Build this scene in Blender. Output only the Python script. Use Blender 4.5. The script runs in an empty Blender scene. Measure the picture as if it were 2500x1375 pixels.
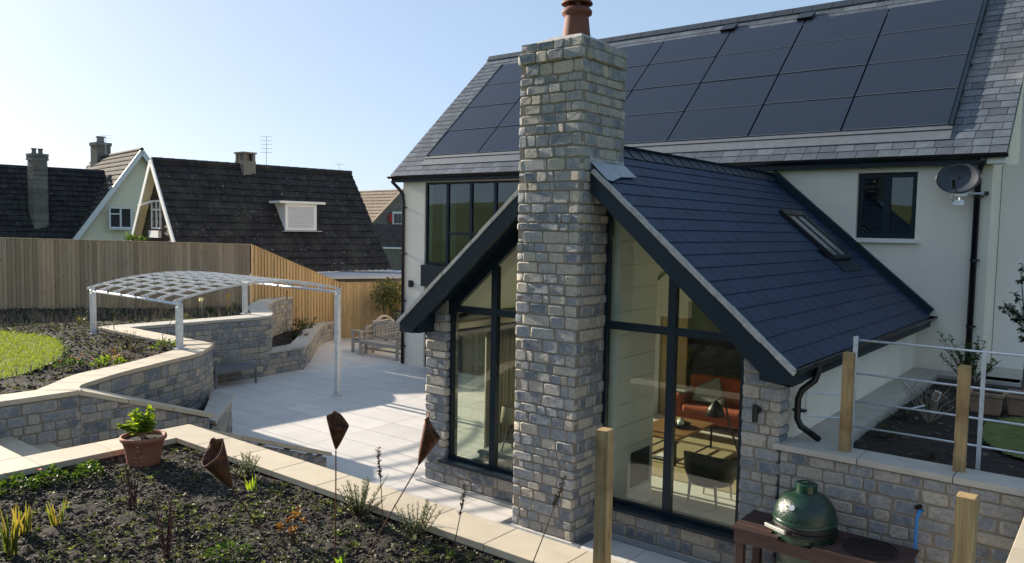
import bpy, math, random
from mathutils import Vector, Matrix, noise
random.seed(7)
RAD = math.radians
scene = bpy.context.scene
col = scene.collection
# ------------------------------------------------------------------ camera
CAM = Vector((0.0, 0.0, 3.8))
cr = Vector((0.78358915, 0.62102016, 0.0179446))
cd = Vector((0.05655613, -0.04253833, -0.9974928))
cf = Vector((-0.61869981, 0.78263941, -0.06845507))
camd = bpy.data.cameras.new('camera'); cam = bpy.data.objects.new('camera', camd); col.objects.link(cam)
camd.sensor_width = 36.0; camd.lens = 1913.37 / 2500 * 36.0
camd.clip_start = 0.05; camd.clip_end = 3000
m = Matrix.Identity(4)
for i in range(3):
    m[i][0] = cr[i]; m[i][1] = -cd[i]; m[i][2] = -cf[i]; m[i][3] = CAM[i]
cam.matrix_world = m
scene.camera = cam
# ------------------------------------------------------------------ light
SUN_EL = RAD(18.5); SUN_AZ = RAD(180.9)      # azimuth measured from +X, anticlockwise: the sun stands on the -X side
sdir = Vector((math.cos(SUN_AZ) * math.cos(SUN_EL), math.sin(SUN_AZ) * math.cos(SUN_EL), math.sin(SUN_EL)))
world = bpy.data.worlds.new('World'); scene.world = world; world.use_nodes = True
wn = world.node_tree.nodes; wl = world.node_tree.links
sky = wn.new('ShaderNodeTexSky'); sky.sky_type = 'NISHITA'; sky.sun_disc = False
sky.sun_elevation = SUN_EL; sky.sun_rotation = math.pi / 2 - SUN_AZ
sky.altitude = 60; sky.air_density = 0.65; sky.dust_density = 1.0; sky.ozone_density = 8.0
SKY_IN, SKY_G, SKY_OUT = 0.105, 0.36, 3.45
bg = wn['Background']; bg.inputs[1].default_value = 0.11
# a hazy spring sky is flatter than the clear-air model: the whole dome is compressed by one even curve
sc1 = wn.new('ShaderNodeVectorMath'); sc1.operation = 'SCALE'; sc1.inputs['Scale'].default_value = SKY_IN
gam = wn.new('ShaderNodeGamma'); gam.inputs['Gamma'].default_value = SKY_G
sc2 = wn.new('ShaderNodeVectorMath'); sc2.operation = 'SCALE'; sc2.inputs['Scale'].default_value = SKY_OUT
wl.new(sky.outputs[0], sc1.inputs[0]); wl.new(sc1.outputs[0], gam.inputs['Color']); wl.new(gam.outputs[0], sc2.inputs[0]); wl.new(sc2.outputs[0], bg.inputs[0])
sl = bpy.data.lights.new('sun', 'SUN'); sl.energy = 3.6; sl.angle = RAD(0.6); sl.color = (1.0, 0.89, 0.74)
so = bpy.data.objects.new('sun', sl); col.objects.link(so)
so.rotation_euler = (-sdir).to_track_quat('-Z', 'Y').to_euler()
scene.view_settings.view_transform = 'Standard'
scene.view_settings.look = 'None'
scene.view_settings.gamma = 1.0
scene.view_settings.exposure = 1.62
scene.cycles.max_bounces = 8; scene.cycles.transparent_max_bounces = 12
scene.cycles.caustics_reflective = False; scene.cycles.caustics_refractive = False
# ------------------------------------------------------------------ helpers
WL = {}
def V(*a): return Vector(a)
class MB:
    """collects faces; build() links them as one mesh object"""
    def __init__(s): s.v = []; s.f = []; s.mi = []; s.cur = 0
    def add(s, vs, fs):
        b = len(s.v); s.v += [tuple(p) for p in vs]; s.f += [tuple(i + b for i in f) for f in fs]; s.mi += [s.cur] * len(fs)
    def box(s, x0, x1, y0, y1, z0, z1):
        s.add([(x0,y0,z0),(x1,y0,z0),(x1,y1,z0),(x0,y1,z0),(x0,y0,z1),(x1,y0,z1),(x1,y1,z1),(x0,y1,z1)],
              [(0,3,2,1),(4,5,6,7),(0,1,5,4),(1,2,6,5),(2,3,7,6),(3,0,4,7)]); return s
    def bar(s, a, b, w, h, up=(0,0,1)):
        a = Vector(a); b = Vector(b); t = (b - a).normalized(); u = Vector(up)
        sd = t.cross(u)
        if sd.length < 1e-4: sd = t.cross(Vector((1,0,0)))
        sd.normalize(); u = sd.cross(t)
        vs = []
        for p in (a, b):
            for i, j in ((-1,-1),(1,-1),(1,1),(-1,1)): vs.append(p + sd * (w/2*i) + u * (h/2*j))
        s.add(vs, [(3,2,1,0),(4,5,6,7),(0,1,5,4),(1,2,6,5),(2,3,7,6),(3,0,4,7)]); return s
    def prism(s, poly, z0, z1):
        """plan polygon (anticlockwise) extruded; z1 may be a list"""
        n = len(poly); t = z1 if isinstance(z1, (list, tuple)) else [z1] * n
        vs = [(x, y, z0) for x, y in poly] + [(p[0], p[1], t[i]) for i, p in enumerate(poly)]
        s.add(vs, [tuple(range(n-1, -1, -1)), tuple(range(n, 2*n))] + [(i, (i+1) % n, (i+1) % n + n, i + n) for i in range(n)]); return s
    def xz(s, poly, y0, y1):
        """polygon in the XZ plane extruded along Y"""
        n = len(poly); vs = [(x, y0, z) for x, z in poly] + [(x, y1, z) for x, z in poly]
        s.add(vs, [tuple(range(n)), tuple(range(2*n-1, n-1, -1))] + [(i, i + n, (i+1) % n + n, (i+1) % n) for i in range(n)]); return s
    def tube(s, pts, r, n=8, cap=True):
        pts = [Vector(p) for p in pts]; rs = r if isinstance(r, (list, tuple)) else [r] * len(pts)
        base = len(s.v); prev = None; vs = []
        for i, p in enumerate(pts):
            t = (pts[min(i+1, len(pts)-1)] - pts[max(i-1, 0)]).normalized()
            if prev is None:
                a = t.cross(V(0,0,1)); a = a if a.length > 1e-3 else t.cross(V(1,0,0))
            else: a = prev - t * prev.dot(t)
            a.normalize(); prev = a; b = t.cross(a)
            for k in range(n):
                an = 2*math.pi*k/n; vs.append(p + (a*math.cos(an) + b*math.sin(an)) * rs[i])
        fs = [(i*n+k, i*n+(k+1) % n, (i+1)*n+(k+1) % n, (i+1)*n+k) for i in range(len(pts)-1) for k in range(n)]
        if cap: fs += [tuple(range(n-1, -1, -1)), tuple(range((len(pts)-1)*n, len(pts)*n))]
        s.add(vs, fs); return s
    def lathe(s, prof, c, n=24, sx=1, sy=1):
        vs = [(c[0] + r*math.cos(2*math.pi*k/n)*sx, c[1] + r*math.sin(2*math.pi*k/n)*sy, c[2] + z) for r, z in prof for k in range(n)]
        fs = [(i*n+k, i*n+(k+1) % n, (i+1)*n+(k+1) % n, (i+1)*n+k) for i in range(len(prof)-1) for k in range(n)]
        s.add(vs, fs); return s
    def leaf(s, p, d, L, W, bend=0.25, up=None):
        d = Vector(d).normalized(); up = up or Vector((random.uniform(-.6,.6), random.uniform(-.6,.6), 1))
        sd = d.cross(up)
        if sd.length < 1e-3: sd = V(1,0,0)
        sd.normalize(); nn = sd.cross(d)
        p = Vector(p); m1 = p + d*L*.5 + nn*L*bend*.4; tip = p + d*L - nn*L*bend*.3
        s.add([p, m1 + sd*W*.5, tip, m1 - sd*W*.5], [(0,1,2,3)])
    def build(s, name, mat, parent=None, smooth=False, bevel=0, origin=None):
        lo = [min(p[i] for p in s.v) for i in range(3)]; hi = [max(p[i] for p in s.v) for i in range(3)]
        c = Vector(origin) if origin else Vector(((lo[0]+hi[0])/2, (lo[1]+hi[1])/2, lo[2]))
        me = bpy.data.meshes.new(name); me.from_pydata([(p[0]-c[0], p[1]-c[1], p[2]-c[2]) for p in s.v], [], s.f)
        for mm in (mat if isinstance(mat, (list, tuple)) else [mat]): me.materials.append(mm)
        if any(s.mi): me.polygons.foreach_set('material_index', s.mi)
        if smooth: me.polygons.foreach_set('use_smooth', [True] * len(s.f))
        o = bpy.data.objects.new(name, me); col.objects.link(o)
        if bevel:
            b = o.modifiers.new('bevel', 'BEVEL'); b.width = bevel; b.segments = 2; b.limit_method = 'ANGLE'
        put(o, c, parent); return o
def put(o, w, parent=None):
    w = Vector(w); WL[o.name] = w
    if parent is not None: o.parent = parent; o.location = w - WL[parent.name]
    else: o.location = w
def piece(name, me, mw, parent):
    """an object on shared mesh data, placed by a world matrix"""
    o = bpy.data.objects.new(name, me); col.objects.link(o); o.parent = parent
    mm = mw.copy(); mm.translation = mw.translation - WL[parent.name]; o.matrix_basis = mm
    WL[o.name] = mw.translation.copy(); return o
def tag(o, label, cat, group=None, kind=None):
    o['label'] = label; o['category'] = cat
    if group: o['group'] = group
    if kind: o['kind'] = kind
    return o
def thing(name, label, cat, loc, group=None):
    o = bpy.data.objects.new(name, None); col.objects.link(o); o.empty_display_size = 0.1
    put(o, loc); return tag(o, label, cat, group)
def struct(o, kind='structure'): o['kind'] = kind; return o
def frame(o, ex, ey, ez):
    mm = Matrix.Identity(4)
    for i in range(3): mm[i][0] = ex[i]; mm[i][1] = ey[i]; mm[i][2] = ez[i]; mm[i][3] = o[i]
    return mm
def px_size(p, w=1):
    """rough apparent size of a piece w metres wide: used only to rank pieces when there are more than 300 of them"""
    return w / max(0.5, (Vector(p) - CAM).length)
def in_view(p):
    d = Vector(p) - CAM; z = d.dot(cf)
    return z > 0.3 and abs(d.dot(cr) / z) < 0.68 and abs(d.dot(cd) / z) < 0.385
def rnd(a, b): return random.uniform(a, b)
KB = 0.9286
def nb(x, y, z=.9):
    """near-bed survey point (taken at a 1.0 m coping) moved to the bed's real level, coping 1.2 m above the patio"""
    return (x*KB, y*KB, 3.8 - KB*(3.8 - z))
# ------------------------------------------------------------------ materials
class NT:
    def __init__(s, name):
        s.m = bpy.data.materials.new(name); s.m.use_nodes = True; s.t = s.m.node_tree; s.n = s.t.nodes
        s.p = s.n['Principled BSDF']; s.out = s.n['Material Output']
    def new(s, t, **k):
        n = s.n.new(t)
        for a, b in k.items(): setattr(n, a, b)
        return n
    def link(s, a, b): s.t.links.new(a, b)
    def val(s, sock, v):
        if hasattr(v, 'is_linked') or hasattr(v, 'links'): s.link(v, sock)
        else: sock.default_value = v
    def pos(s): return s.new('ShaderNodeNewGeometry').outputs['Position']
    def scaled(s, vec, sc):
        n = s.new('ShaderNodeMapping'); s.link(vec, n.inputs[0]); n.inputs[3].default_value = sc; return n.outputs[0]
    def noise(s, scale, detail=4, rough=.6, vec=None, dist=0):
        n = s.new('ShaderNodeTexNoise'); n.inputs['Scale'].default_value = scale; n.inputs['Detail'].default_value = detail
        n.inputs['Roughness'].default_value = rough; n.inputs['Distortion'].default_value = dist
        s.link(vec if vec is not None else s.pos(), n.inputs['Vector']); return n.outputs['Fac']
    def ramp(s, fac, stops):
        n = s.new('ShaderNodeValToRGB'); s.link(fac, n.inputs[0]); e = n.color_ramp.elements
        while len(e) < len(stops): e.new(0.5)
        for i, (p, c) in enumerate(stops):
            e[i].position = p; e[i].color = (c, c, c, 1) if isinstance(c, (int, float)) else (*c, 1)
        return n.outputs[0]
    def mix(s, f, a, b, mode='MIX'):
        n = s.new('ShaderNodeMix', data_type='RGBA', blend_type=mode)
        s.val(n.inputs[0], f)
        for sock, v in ((n.inputs[6], a), (n.inputs[7], b)):
            if isinstance(v, (tuple, list)): sock.default_value = (*v[:3], 1)
            else: s.val(sock, v)
        return n.outputs[2]
    def math(s, op, a, b=0.0):
        n = s.new('ShaderNodeMath', operation=op); s.val(n.inputs[0], a); s.val(n.inputs[1], b); return n.outputs[0]
    def bump(s, h, strength=.3, dist=.01, normal=None):
        n = s.new('ShaderNodeBump'); n.inputs['Strength'].default_value = strength; n.inputs['Distance'].default_value = dist
        s.link(h, n.inputs['Height'])
        if normal is not None: s.link(normal, n.inputs['Normal'])
        s.link(n.outputs[0], s.p.inputs['Normal']); return n.outputs[0]
    def objrand(s): return s.new('ShaderNodeObjectInfo').outputs['Random']
    def island(s): return s.new('ShaderNodeNewGeometry').outputs['Random Per Island']
    def col(s, c): s.link(c, s.p.inputs['Base Color'])
def c3(c, k): return tuple(min(1, x * k) for x in c)
def M(name, c, rough=.6, var=.15, scale=6, metal=0, rand=0, bump=0, bscale=40, bdist=.004, spec=.5, island=0, coat=0):
    t = NT(name); p = t.p
    f = t.noise(scale, 5, .6)
    cc = t.ramp(f, [(.25, c3(c, 1 - var)), (.75, c3(c, 1 + var))])
    for k, r in ((rand, t.objrand), (island, t.island)):
        if k:
            cc = t.mix(1.0, cc, t.ramp(r(), [(0, 1 - k), (1, 1.0)]), 'MULTIPLY')
    t.col(cc)
    p.inputs['Roughness'].default_value = rough; p.inputs['Metallic'].default_value = metal
    p.inputs['Specular IOR Level'].default_value = spec; p.inputs['Coat Weight'].default_value = coat
    if bump: t.bump(t.noise(bscale, 6, .65), bump, bdist)
    return t.m
def stone_mat(name, edges=True):
    t = NT(name)
    r = t.objrand() if edges else t.island()
    base = t.ramp(r, [(0, (.145,.165,.195)), (.22, (.22,.245,.275)), (.40, (.30,.315,.325)), (.50, (.44,.40,.325)), (.66, (.49,.435,.345)), (.80, (.25,.275,.305)), (.92, (.36,.36,.345)), (1, (.58,.50,.365))])
    n1 = t.noise(9, 6, .65); n2 = t.noise(34, 4, .6)
    base = t.mix(t.ramp(n1, [(.48, 0), (.70, .7)]), base, (.54,.48,.39))
    base = t.mix(t.ramp(n2, [(.28, .55), (.55, 0)]), base, (.13,.14,.155))
    if edges:
        g = t.new('ShaderNodeTexCoord').outputs['Generated']
        sx = t.new('ShaderNodeSeparateXYZ'); t.link(g, sx.inputs[0])
        ax = t.math('ABSOLUTE', t.math('SUBTRACT', sx.outputs[0], .5)); az = t.math('ABSOLUTE', t.math('SUBTRACT', sx.outputs[2], .5))
        e = t.math('ADD', t.math('MAXIMUM', ax, az), t.math('MULTIPLY', t.math('SUBTRACT', t.noise(16, 3), .5), .22))
        base = t.mix(t.ramp(e, [(.38, 0), (.50, .65)]), base, (.56,.495,.395))
    w = t.noise(60, 3, .7); w2 = t.noise(3.2, 3)
    base = t.mix(t.math('MULTIPLY', t.ramp(w, [(.62, 0), (.72, 1)]), t.ramp(w2, [(.5, 0), (.62, .8)])), base, (.62,.6,.55))
    t.col(base); t.p.inputs['Roughness'].default_value = .85; t.p.inputs['Specular IOR Level'].default_value = .3
    h = t.math('ADD', t.noise(18, 7, .7, None, .8), t.math('MULTIPLY', t.noise(80, 4, .7), .35))
    t.bump(h, 1.0, .02)
    return t.m
def leaf_mat(name, c, c2=None, trans=.45, rough=.5, tint=(1.5,1.45,.7)):
    t = NT(name); c2 = c2 or c3(c, 1.7)
    cc = t.ramp(t.island(), [(0, c3(c, .7)), (.6, c), (1, c2)])
    t.col(cc); t.p.inputs['Roughness'].default_value = rough; t.p.inputs['Specular IOR Level'].default_value = .35
    tr = t.new('ShaderNodeBsdfTranslucent'); t.link(t.mix(1.0, cc, tint, 'MULTIPLY'), tr.inputs[0])
    ms = t.new('ShaderNodeMixShader'); ms.inputs[0].default_value = trans
    t.link(t.p.outputs[0], ms.inputs[1]); t.link(tr.outputs[0], ms.inputs[2]); t.link(ms.outputs[0], t.out.inputs[0])
    return t.m
def glass_mat(name, tint=(.86,.9,.84), rough=0.0, ior=1.52, refl=1.0):
    t = NT(name)
    fr = t.new('ShaderNodeLayerWeight'); fr.inputs[0].default_value = .5
    sch = t.math('ADD', t.math('MULTIPLY', t.math('POWER', fr.outputs['Facing'], 5.0), .95), .043)
    k = t.math('MINIMUM', t.math('MULTIPLY', sch, refl), 1.0)
    tb = t.new('ShaderNodeBsdfTransparent'); tb.inputs[0].default_value = (*tint, 1)
    gl = t.new('ShaderNodeBsdfGlossy'); gl.inputs['Roughness'].default_value = rough; gl.inputs[0].default_value = (.95,.97,1,1)
    ms = t.new('ShaderNodeMixShader'); t.link(k, ms.inputs[0]); t.link(tb.outputs[0], ms.inputs[1]); t.link(gl.outputs[0], ms.inputs[2])
    b = t.new('ShaderNodeBump'); b.inputs['Strength'].default_value = .02; b.inputs['Distance'].default_value = .02
    t.link(t.noise(1.6, 2), b.inputs['Height']); t.link(b.outputs[0], gl.inputs['Normal'])
    t.link(ms.outputs[0], t.out.inputs[0]); return t.m
def wood_mat(name, c1, c2, grain=(60, 60, 3), knots=True, rand=.3, rough=.75, gray=None, gs=.55):
    t = NT(name); P = t.pos()
    rn = t.objrand()
    off = t.new('ShaderNodeVectorMath', operation='ADD'); t.link(P, off.inputs[0])
    cb = t.new('ShaderNodeCombineXYZ'); t.link(t.math('MULTIPLY', rn, 37.0), cb.inputs[0]); t.link(t.math('MULTIPLY', rn, 11.0), cb.inputs[2]); t.link(cb.outputs[0], off.inputs[1])
    v = t.scaled(off.outputs[0], grain)
    g = t.noise(1.0, 5, .6, v, .6)
    cc = t.mix(t.ramp(g, [(.3, 0), (.7, 1)]), c1, c2)
    if gray: cc = t.mix(t.ramp(t.noise(gs, 3), [(.45, 0), (.66, .6)]), cc, gray)
    if knots:
        k = t.new('ShaderNodeTexVoronoi'); k.inputs['Scale'].default_value = 1.0
        t.link(t.scaled(off.outputs[0], (9, 9, 2.6)), k.inputs['Vector'])
        cc = t.mix(t.ramp(k.outputs['Distance'], [(.06, .8), (.17, 0)]), cc, c3(c1, .35))
    cc = t.mix(1.0, cc, t.ramp(rn, [(0, 1 - rand), (1, 1.0)]), 'MULTIPLY')
    t.col(cc); t.p.inputs['Roughness'].default_value = rough; t.p.inputs['Specular IOR Level'].default_value = .3
    t.bump(g, .35, .004); return t.m
mat = {}
mat['stone'] = stone_mat('walling_stone'); mat['stone_mass'] = stone_mat('walling_stone_mass', False)
mat['mortar'] = M('lime_mortar', (.235,.205,.165), .95, .18, 25, bump=.5, bscale=120)
mat['coping'] = M('sawn_limestone', (.57,.48,.345), .75, .1, 3.5, rand=.14, bump=.15, bscale=90, bdist=.002)
mat['coping_grey'] = M('sawn_limestone_grey', (.50,.46,.39), .75, .12, 5, rand=.12, bump=.15, bscale=90, bdist=.002)
mat['patio'] = M('porcelain_paving', (.70,.66,.61), .55, .09, 2.2, rand=.13, bump=.06, bscale=140, bdist=.001)
mat['joint'] = M('paving_joint', (.25,.24,.22), .9)
mat['render'] = M('cream_render', (.88,.78,.64), .9, .07, 1.3, bump=.35, bscale=260, bdist=.002)
mat['white_render'] = M('pale_render', (.86,.80,.72), .9, .04, 1.5, bump=.3, bscale=260, bdist=.002)
mat['navy'] = M('slate_blue_aluminium', (.004,.014,.024), .45, .1, 3, spec=.35)
mat['black'] = M('black_plastic', (.008,.008,.010), .35, .1, 5)
mat['slate'] = None
def slate_mat(name, c, rough, rand):
    t = NT(name); P = t.pos(); n1 = t.noise(5, 5, .65)
    cc = t.ramp(n1, [(.3, c3(c, .82)), (.7, c3(c, 1.22))])
    cc = t.mix(1.0, cc, t.ramp(t.math('FRACT', t.math('ADD', t.objrand(), t.island())), [(0, 1 - rand), (1, 1.0)]), 'MULTIPLY')
    cc = t.mix(t.ramp(t.noise(40, 3), [(.66, 0), (.74, .35)]), cc, (.3,.31,.32))
    t.col(cc); t.p.inputs['Roughness'].default_value = rough; t.p.inputs['Specular IOR Level'].default_value = .38
    h = t.math('ADD', t.noise(30, 6, .7, t.scaled(P, (1, 1, .4))), t.math('MULTIPLY', t.noise(6, 3), 1.5))
    t.bump(h, .25, .004); return t.m
mat['slate'] = slate_mat('natural_slate', (.125,.142,.165), .5, .45)
mat['slate_ext'] = slate_mat('blue_slate', (.010,.028,.070), .55, .2)
mat['ridge'] = M('ridge_tile_blue', (.035,.045,.06), .5, .2, 12, rand=.2)
mat['lead'] = M('lead_flashing', (.36,.38,.41), .5, .2, 9, metal=.3, bump=.3, bscale=20)
mat['lead_dark'] = M('grey_flashing', (.16,.17,.18), .5, .15, 7, metal=.3)
mat['verge'] = M('verge_mortar', (.40,.385,.35), .9, .3, 16, bump=.8, bscale=60, bdist=.01)
mat['galv'] = M('galvanised_steel', (.66,.68,.69), .45, .18, 14, metal=.35, bump=.1, bscale=60)
mat['galv_bright'] = M('galvanised_tube', (.70,.72,.74), .35, .15, 14, metal=.5)
mat['terracotta'] = M('terracotta', (.33,.115,.065), .75, .18, 7, bump=.15, bscale=60)
mat['pot_dark'] = M('dark_chimney_terracotta', (.16,.055,.035), .75, .2, 7)
mat['pot_old'] = M('weathered_terracotta', (.30,.19,.12), .85, .25, 9, bump=.3, bscale=50)
mat['glass'] = glass_mat('window_glass', (.90,.93,.88), refl=1.1)
mat['glass_coated'] = glass_mat('coated_glass', (.62,.72,.72), refl=1.5)
mat['fence_old'] = wood_mat('weathered_fence_board', (.54,.36,.20), (.74,.53,.33), (45, 45, 1.6), gray=(.58,.46,.34), rand=.42)
mat['fence_new'] = wood_mat('new_fence_board', (.46,.30,.14), (.62,.44,.23), (45, 45, 1.6), rand=.25)
mat['post_wood'] = wood_mat('sawn_post', (.30,.19,.08), (.50,.36,.18), (40, 40, 2.2), rand=.12, gray=(.15,.085,.03), gs=2.6)
mat['teak'] = wood_mat('weathered_teak', (.38,.335,.28), (.56,.50,.43), (30, 30, 30), knots=False, rand=.2)
mat['hardwood'] = wood_mat('stained_hardwood', (.055,.031,.026), (.092,.054,.045), (9, 60, 60), knots=False, rand=.25, rough=.55)
mat['table_wood'] = wood_mat('walnut_top', (.20,.10,.04), (.33,.18,.08), (6, 40, 40), knots=False, rand=.1, rough=.4)
mat['soil'] = M('garden_soil', (.026,.019,.013), .95, .5, 14, bump=1.0, bscale=70, bdist=.03)
mat['clod'] = M('soil_clods', (.050,.037,.026), .95, .35, 20, island=.5, bump=.6, bscale=90, bdist=.01)
mat['chip'] = M('bark_chips', (.19,.15,.10), .9, .3, 30, island=.6)
mat['grass'] = leaf_mat('lawn_grass', (.16,.22,.014), (.25,.30,.022), .5)
mat['turf'] = M('turf', (.12,.15,.03), .95, .4, 6, bump=.8, bscale=60, bdist=.03)
mat['leaf'] = leaf_mat('green_leaf', (.05,.10,.018), (.13,.19,.03), .45)
mat['leaf_lime'] = leaf_mat('lime_leaf', (.13,.22,.02), (.30,.36,.03), .55)
mat['leaf_dark'] = leaf_mat('dark_leaf', (.02,.038,.014), (.04,.065,.02), .25, .35)
mat['leaf_olive'] = leaf_mat('olive_leaf', (.10,.115,.035), (.34,.33,.18), .35, .35)
mat['leaf_sage'] = leaf_mat('rosemary_leaf', (.075,.105,.045), (.16,.19,.09), .3)
mat['leaf_gold'] = leaf_mat('gold_blade', (.09,.13,.025), (.33,.23,.06), .45)
mat['leaf_rust'] = leaf_mat('bronze_leaf', (.22,.09,.02), (.32,.20,.03), .45)
mat['weed'] = leaf_mat('weed_leaf', (.075,.10,.03), (.22,.24,.09), .4)
mat['flower_red'] = leaf_mat('red_petal', (.6,.05,.04), (.75,.14,.06), .4)
mat['flower_white'] = leaf_mat('white_petal', (.62,.60,.55), (.75,.74,.72), .4)
mat['flower_yellow'] = leaf_mat('yellow_petal', (.7,.45,.03), (.8,.6,.05), .4)
mat['stem'] = M('brown_stem', (.09,.055,.032), .8, .3, 30)
mat['stem_red'] = M('dark_red_stem', (.075,.025,.022), .75, .3, 30)
mat['stem_pale'] = M('pale_twig', (.26,.20,.14), .85, .25, 30)
mat['bark'] = M('bark', (.13,.10,.075), .9, .3, 20, bump=.6, bscale=40)
mat['white_paint'] = M('white_paint', (.72,.72,.70), .5, .04, 3)
mat['cream_house'] = M('cream_house_render', (.80,.735,.55), .9, .06, 1.5)
def tile_mat(name, c, rare):
    t = NT(name); cc = t.ramp(t.noise(2.2, 5), [(.25, c3(c, .6)), (.75, c3(c, 1.4))])
    cc = t.mix(1.0, cc, t.ramp(t.island(), [(0, .65), (1, 1.0)]), 'MULTIPLY')
    cc = t.mix(t.ramp(t.noise(1.1, 4), [(.52, 0), (.7, .5)]), cc, (.07,.07,.05))
    cc = t.mix(t.ramp(t.noise(9, 4, .6), [(rare, 0), (rare + .05, .9)]), cc, (.42,.42,.38))
    t.col(cc); t.p.inputs['Roughness'].default_value = .85; t.p.inputs['Specular IOR Level'].default_value = .25
    t.bump(t.noise(20, 5), .5, .01); return t.m
mat['brown_tile'] = tile_mat('brown_roof_tile', (.036,.034,.034), .66)
mat['brown_tile2'] = tile_mat('brown_pantile', (.07,.057,.048), .69)
mat['pan_tile'] = M('buff_pantile', (.30,.22,.15), .85, .25, 3, island=.3)
mat['lichen'] = M('lichen', (.42,.42,.36), .95, .2, 20)
mat['old_brick'] = M('grey_brick', (.22,.195,.16), .9, .35, 9, island=.4)
mat['rubble'] = M('rubble_stone', (.17,.155,.135), .95, .35, 5, bump=.5, bscale=20)
mat['felt'] = M('flat_roof_felt', (.42,.43,.45), .8, .2, 1.2)
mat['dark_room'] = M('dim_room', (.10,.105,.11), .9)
mat['window_dark'] = M('dark_pane', (.03,.035,.04), .08, .1, 2)
mat['blind'] = M('white_shutter', (.46,.46,.50), .6, .04, 3)
mat['curtain'] = leaf_mat('linen_curtain', (.40,.37,.31), (.42,.39,.33), .35, .9, (1,1,.95))
mat['curtain_white'] = leaf_mat('voile_curtain', (.62,.64,.58), (.66,.68,.62), .4, .9, (1,1,.95))
mat['inner_wall'] = M('white_inner_wall', (.72,.71,.68), .9, .03, 3)
mat['inner_floor'] = M('inner_floor_tile', (.64,.62,.59), .5, .05, 4)
mat['inner_dark'] = M('navy_inner_wall', (.025,.03,.04), .7, .1, 3)
mat['sofa'] = M('rust_velvet', (.36,.075,.025), .85, .18, 12, bump=.2, bscale=80)
mat['cushion'] = M('grey_cushion', (.25,.26,.23), .9, .12, 20, bump=.2, bscale=90)
mat['rug'] = M('jute_rug', (.34,.27,.15), .95, .2, 30, bump=.4, bscale=120)
mat['rattan'] = M('dark_rattan', (.07,.058,.04), .7, .35, 60, bump=.6, bscale=90)
mat['dark_metal'] = M('dark_metal', (.02,.021,.023), .4, .1, 5, metal=.6)
mat['lamp_shade'] = M('taupe_shade', (.32,.29,.22), .9, .06, 5)
mat['bbq'] = None
t = NT('green_ceramic'); vo = t.new('ShaderNodeTexVoronoi'); vo.inputs['Scale'].default_value = 62; t.link(t.pos(), vo.inputs['Vector'])
t.col(t.ramp(t.noise(6, 3), [(.3, (.004,.022,.012)), (.7, (.006,.034,.018))])); t.p.inputs['Roughness'].default_value = .34; t.p.inputs['Coat Weight'].default_value = .15
t.bump(vo.outputs['Distance'], .35, .010); mat['bbq'] = t.m
mat['bbq_plain'] = M('green_enamel', (.006,.036,.02), .28, .1, 6)
mat['steel'] = M('stainless_steel', (.55,.54,.5), .3, .15, 10, metal=.9)
mat['iron'] = M('cast_iron', (.012,.012,.013), .55, .2, 20, metal=.3)
mat['blue_pipe'] = M('blue_water_pipe', (.03,.22,.55), .45, .08, 10)
mat['paper_white'] = M('white_card', (.75,.75,.75), .7, .04, 10)
t = NT('rusted_steel'); n1 = t.noise(18, 6, .7)
t.col(t.ramp(n1, [(.3, (.030,.014,.010)), (.52, (.10,.036,.014)), (.75, (.26,.085,.022))])); t.p.inputs['Roughness'].default_value = .7; t.p.inputs['Metallic'].default_value = .35
t.bump(n1, .3, .004); mat['rust'] = t.m
t = NT('photovoltaic_glass'); tc = t.new('ShaderNodeTexCoord').outputs['Object']; wv = t.new('ShaderNodeTexWave', wave_type='BANDS', bands_direction='Y')
wv.inputs['Scale'].default_value = 9.0; t.link(tc, wv.inputs['Vector'])
t.col(t.mix(t.ramp(t.noise(1.2, 3), [(.3, 0), (.8, .6)]), t.ramp(wv.outputs['Fac'], [(.62, (.010,.016,.031)), (.97, (.032,.040,.058))]), (.018,.024,.04)))
t.p.inputs['Roughness'].default_value = .22; t.p.inputs['Specular IOR Level'].default_value = .5; mat['pv'] = t.m
mat['pv_trim'] = M('panel_overlap_trim', (.15,.16,.17), .45, .2, 20, metal=.4)
# ------------------------------------------------------------------ shared pieces
def stone_mesh(asp, seed):
    """one split-faced walling stone: x,z in [-.5,.5], front towards -y"""
    r = random.Random(seed); n = 12; ring = []
    cx = .5 - .17 / max(asp, 1.0) * r.uniform(.6, 1.2); cz = .5 - .17 * min(asp, 1.0) * r.uniform(.6, 1.2)
    for sx, sz, a0 in ((1, 1, 0), (-1, 1, 90), (-1, -1, 180), (1, -1, 270)):
        for k in range(3):
            a = RAD(a0 + 45 * k); j = r.uniform(.91, 1.01)
            ring.append(((sx*cx + math.cos(a) * (.5 - cx)) * j, (sz*cz + math.sin(a) * (.5 - cz)) * j))
    vs = [(x, .5, z) for x, z in ring] + [(x, -.35 + r.uniform(-.04,.04), z) for x, z in ring]
    tx, tz = r.uniform(-.09,.09), r.uniform(-.09,.09)
    vs += [(x*.87 + r.uniform(-.03,.03), -.485 + x*tx + z*tz + r.uniform(-.012,.012), z*.84 + r.uniform(-.03,.03)) for x, z in ring]
    fs = []
    for a in (0, 12): fs += [(a+(k+1) % n, a+k, a+12+k, a+12+(k+1) % n) for k in range(n)]
    fs += [tuple(range(35, 23, -1))]
    me = bpy.data.meshes.new('stone'); me.from_pydata(vs, [], fs); me.materials.append(mat['stone'])
    me.polygons.foreach_set('use_smooth', [True] * (len(fs)-1) + [False]); return me
STONES = {a: [stone_mesh(a, 100*i + int(a*10)) for i in range(7)] for a in (.7, 1.0, 1.5, 2.2)}
def courses(z0, z1, seed, lo=.10, hi=.165):
    r = random.Random(seed); out = []; z = z0
    while z < z1 - .03:
        h = r.uniform(lo, hi)
        if z1 - z - h < .08: h = z1 - z
        out.append((z, h)); z += h
    return out
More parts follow.
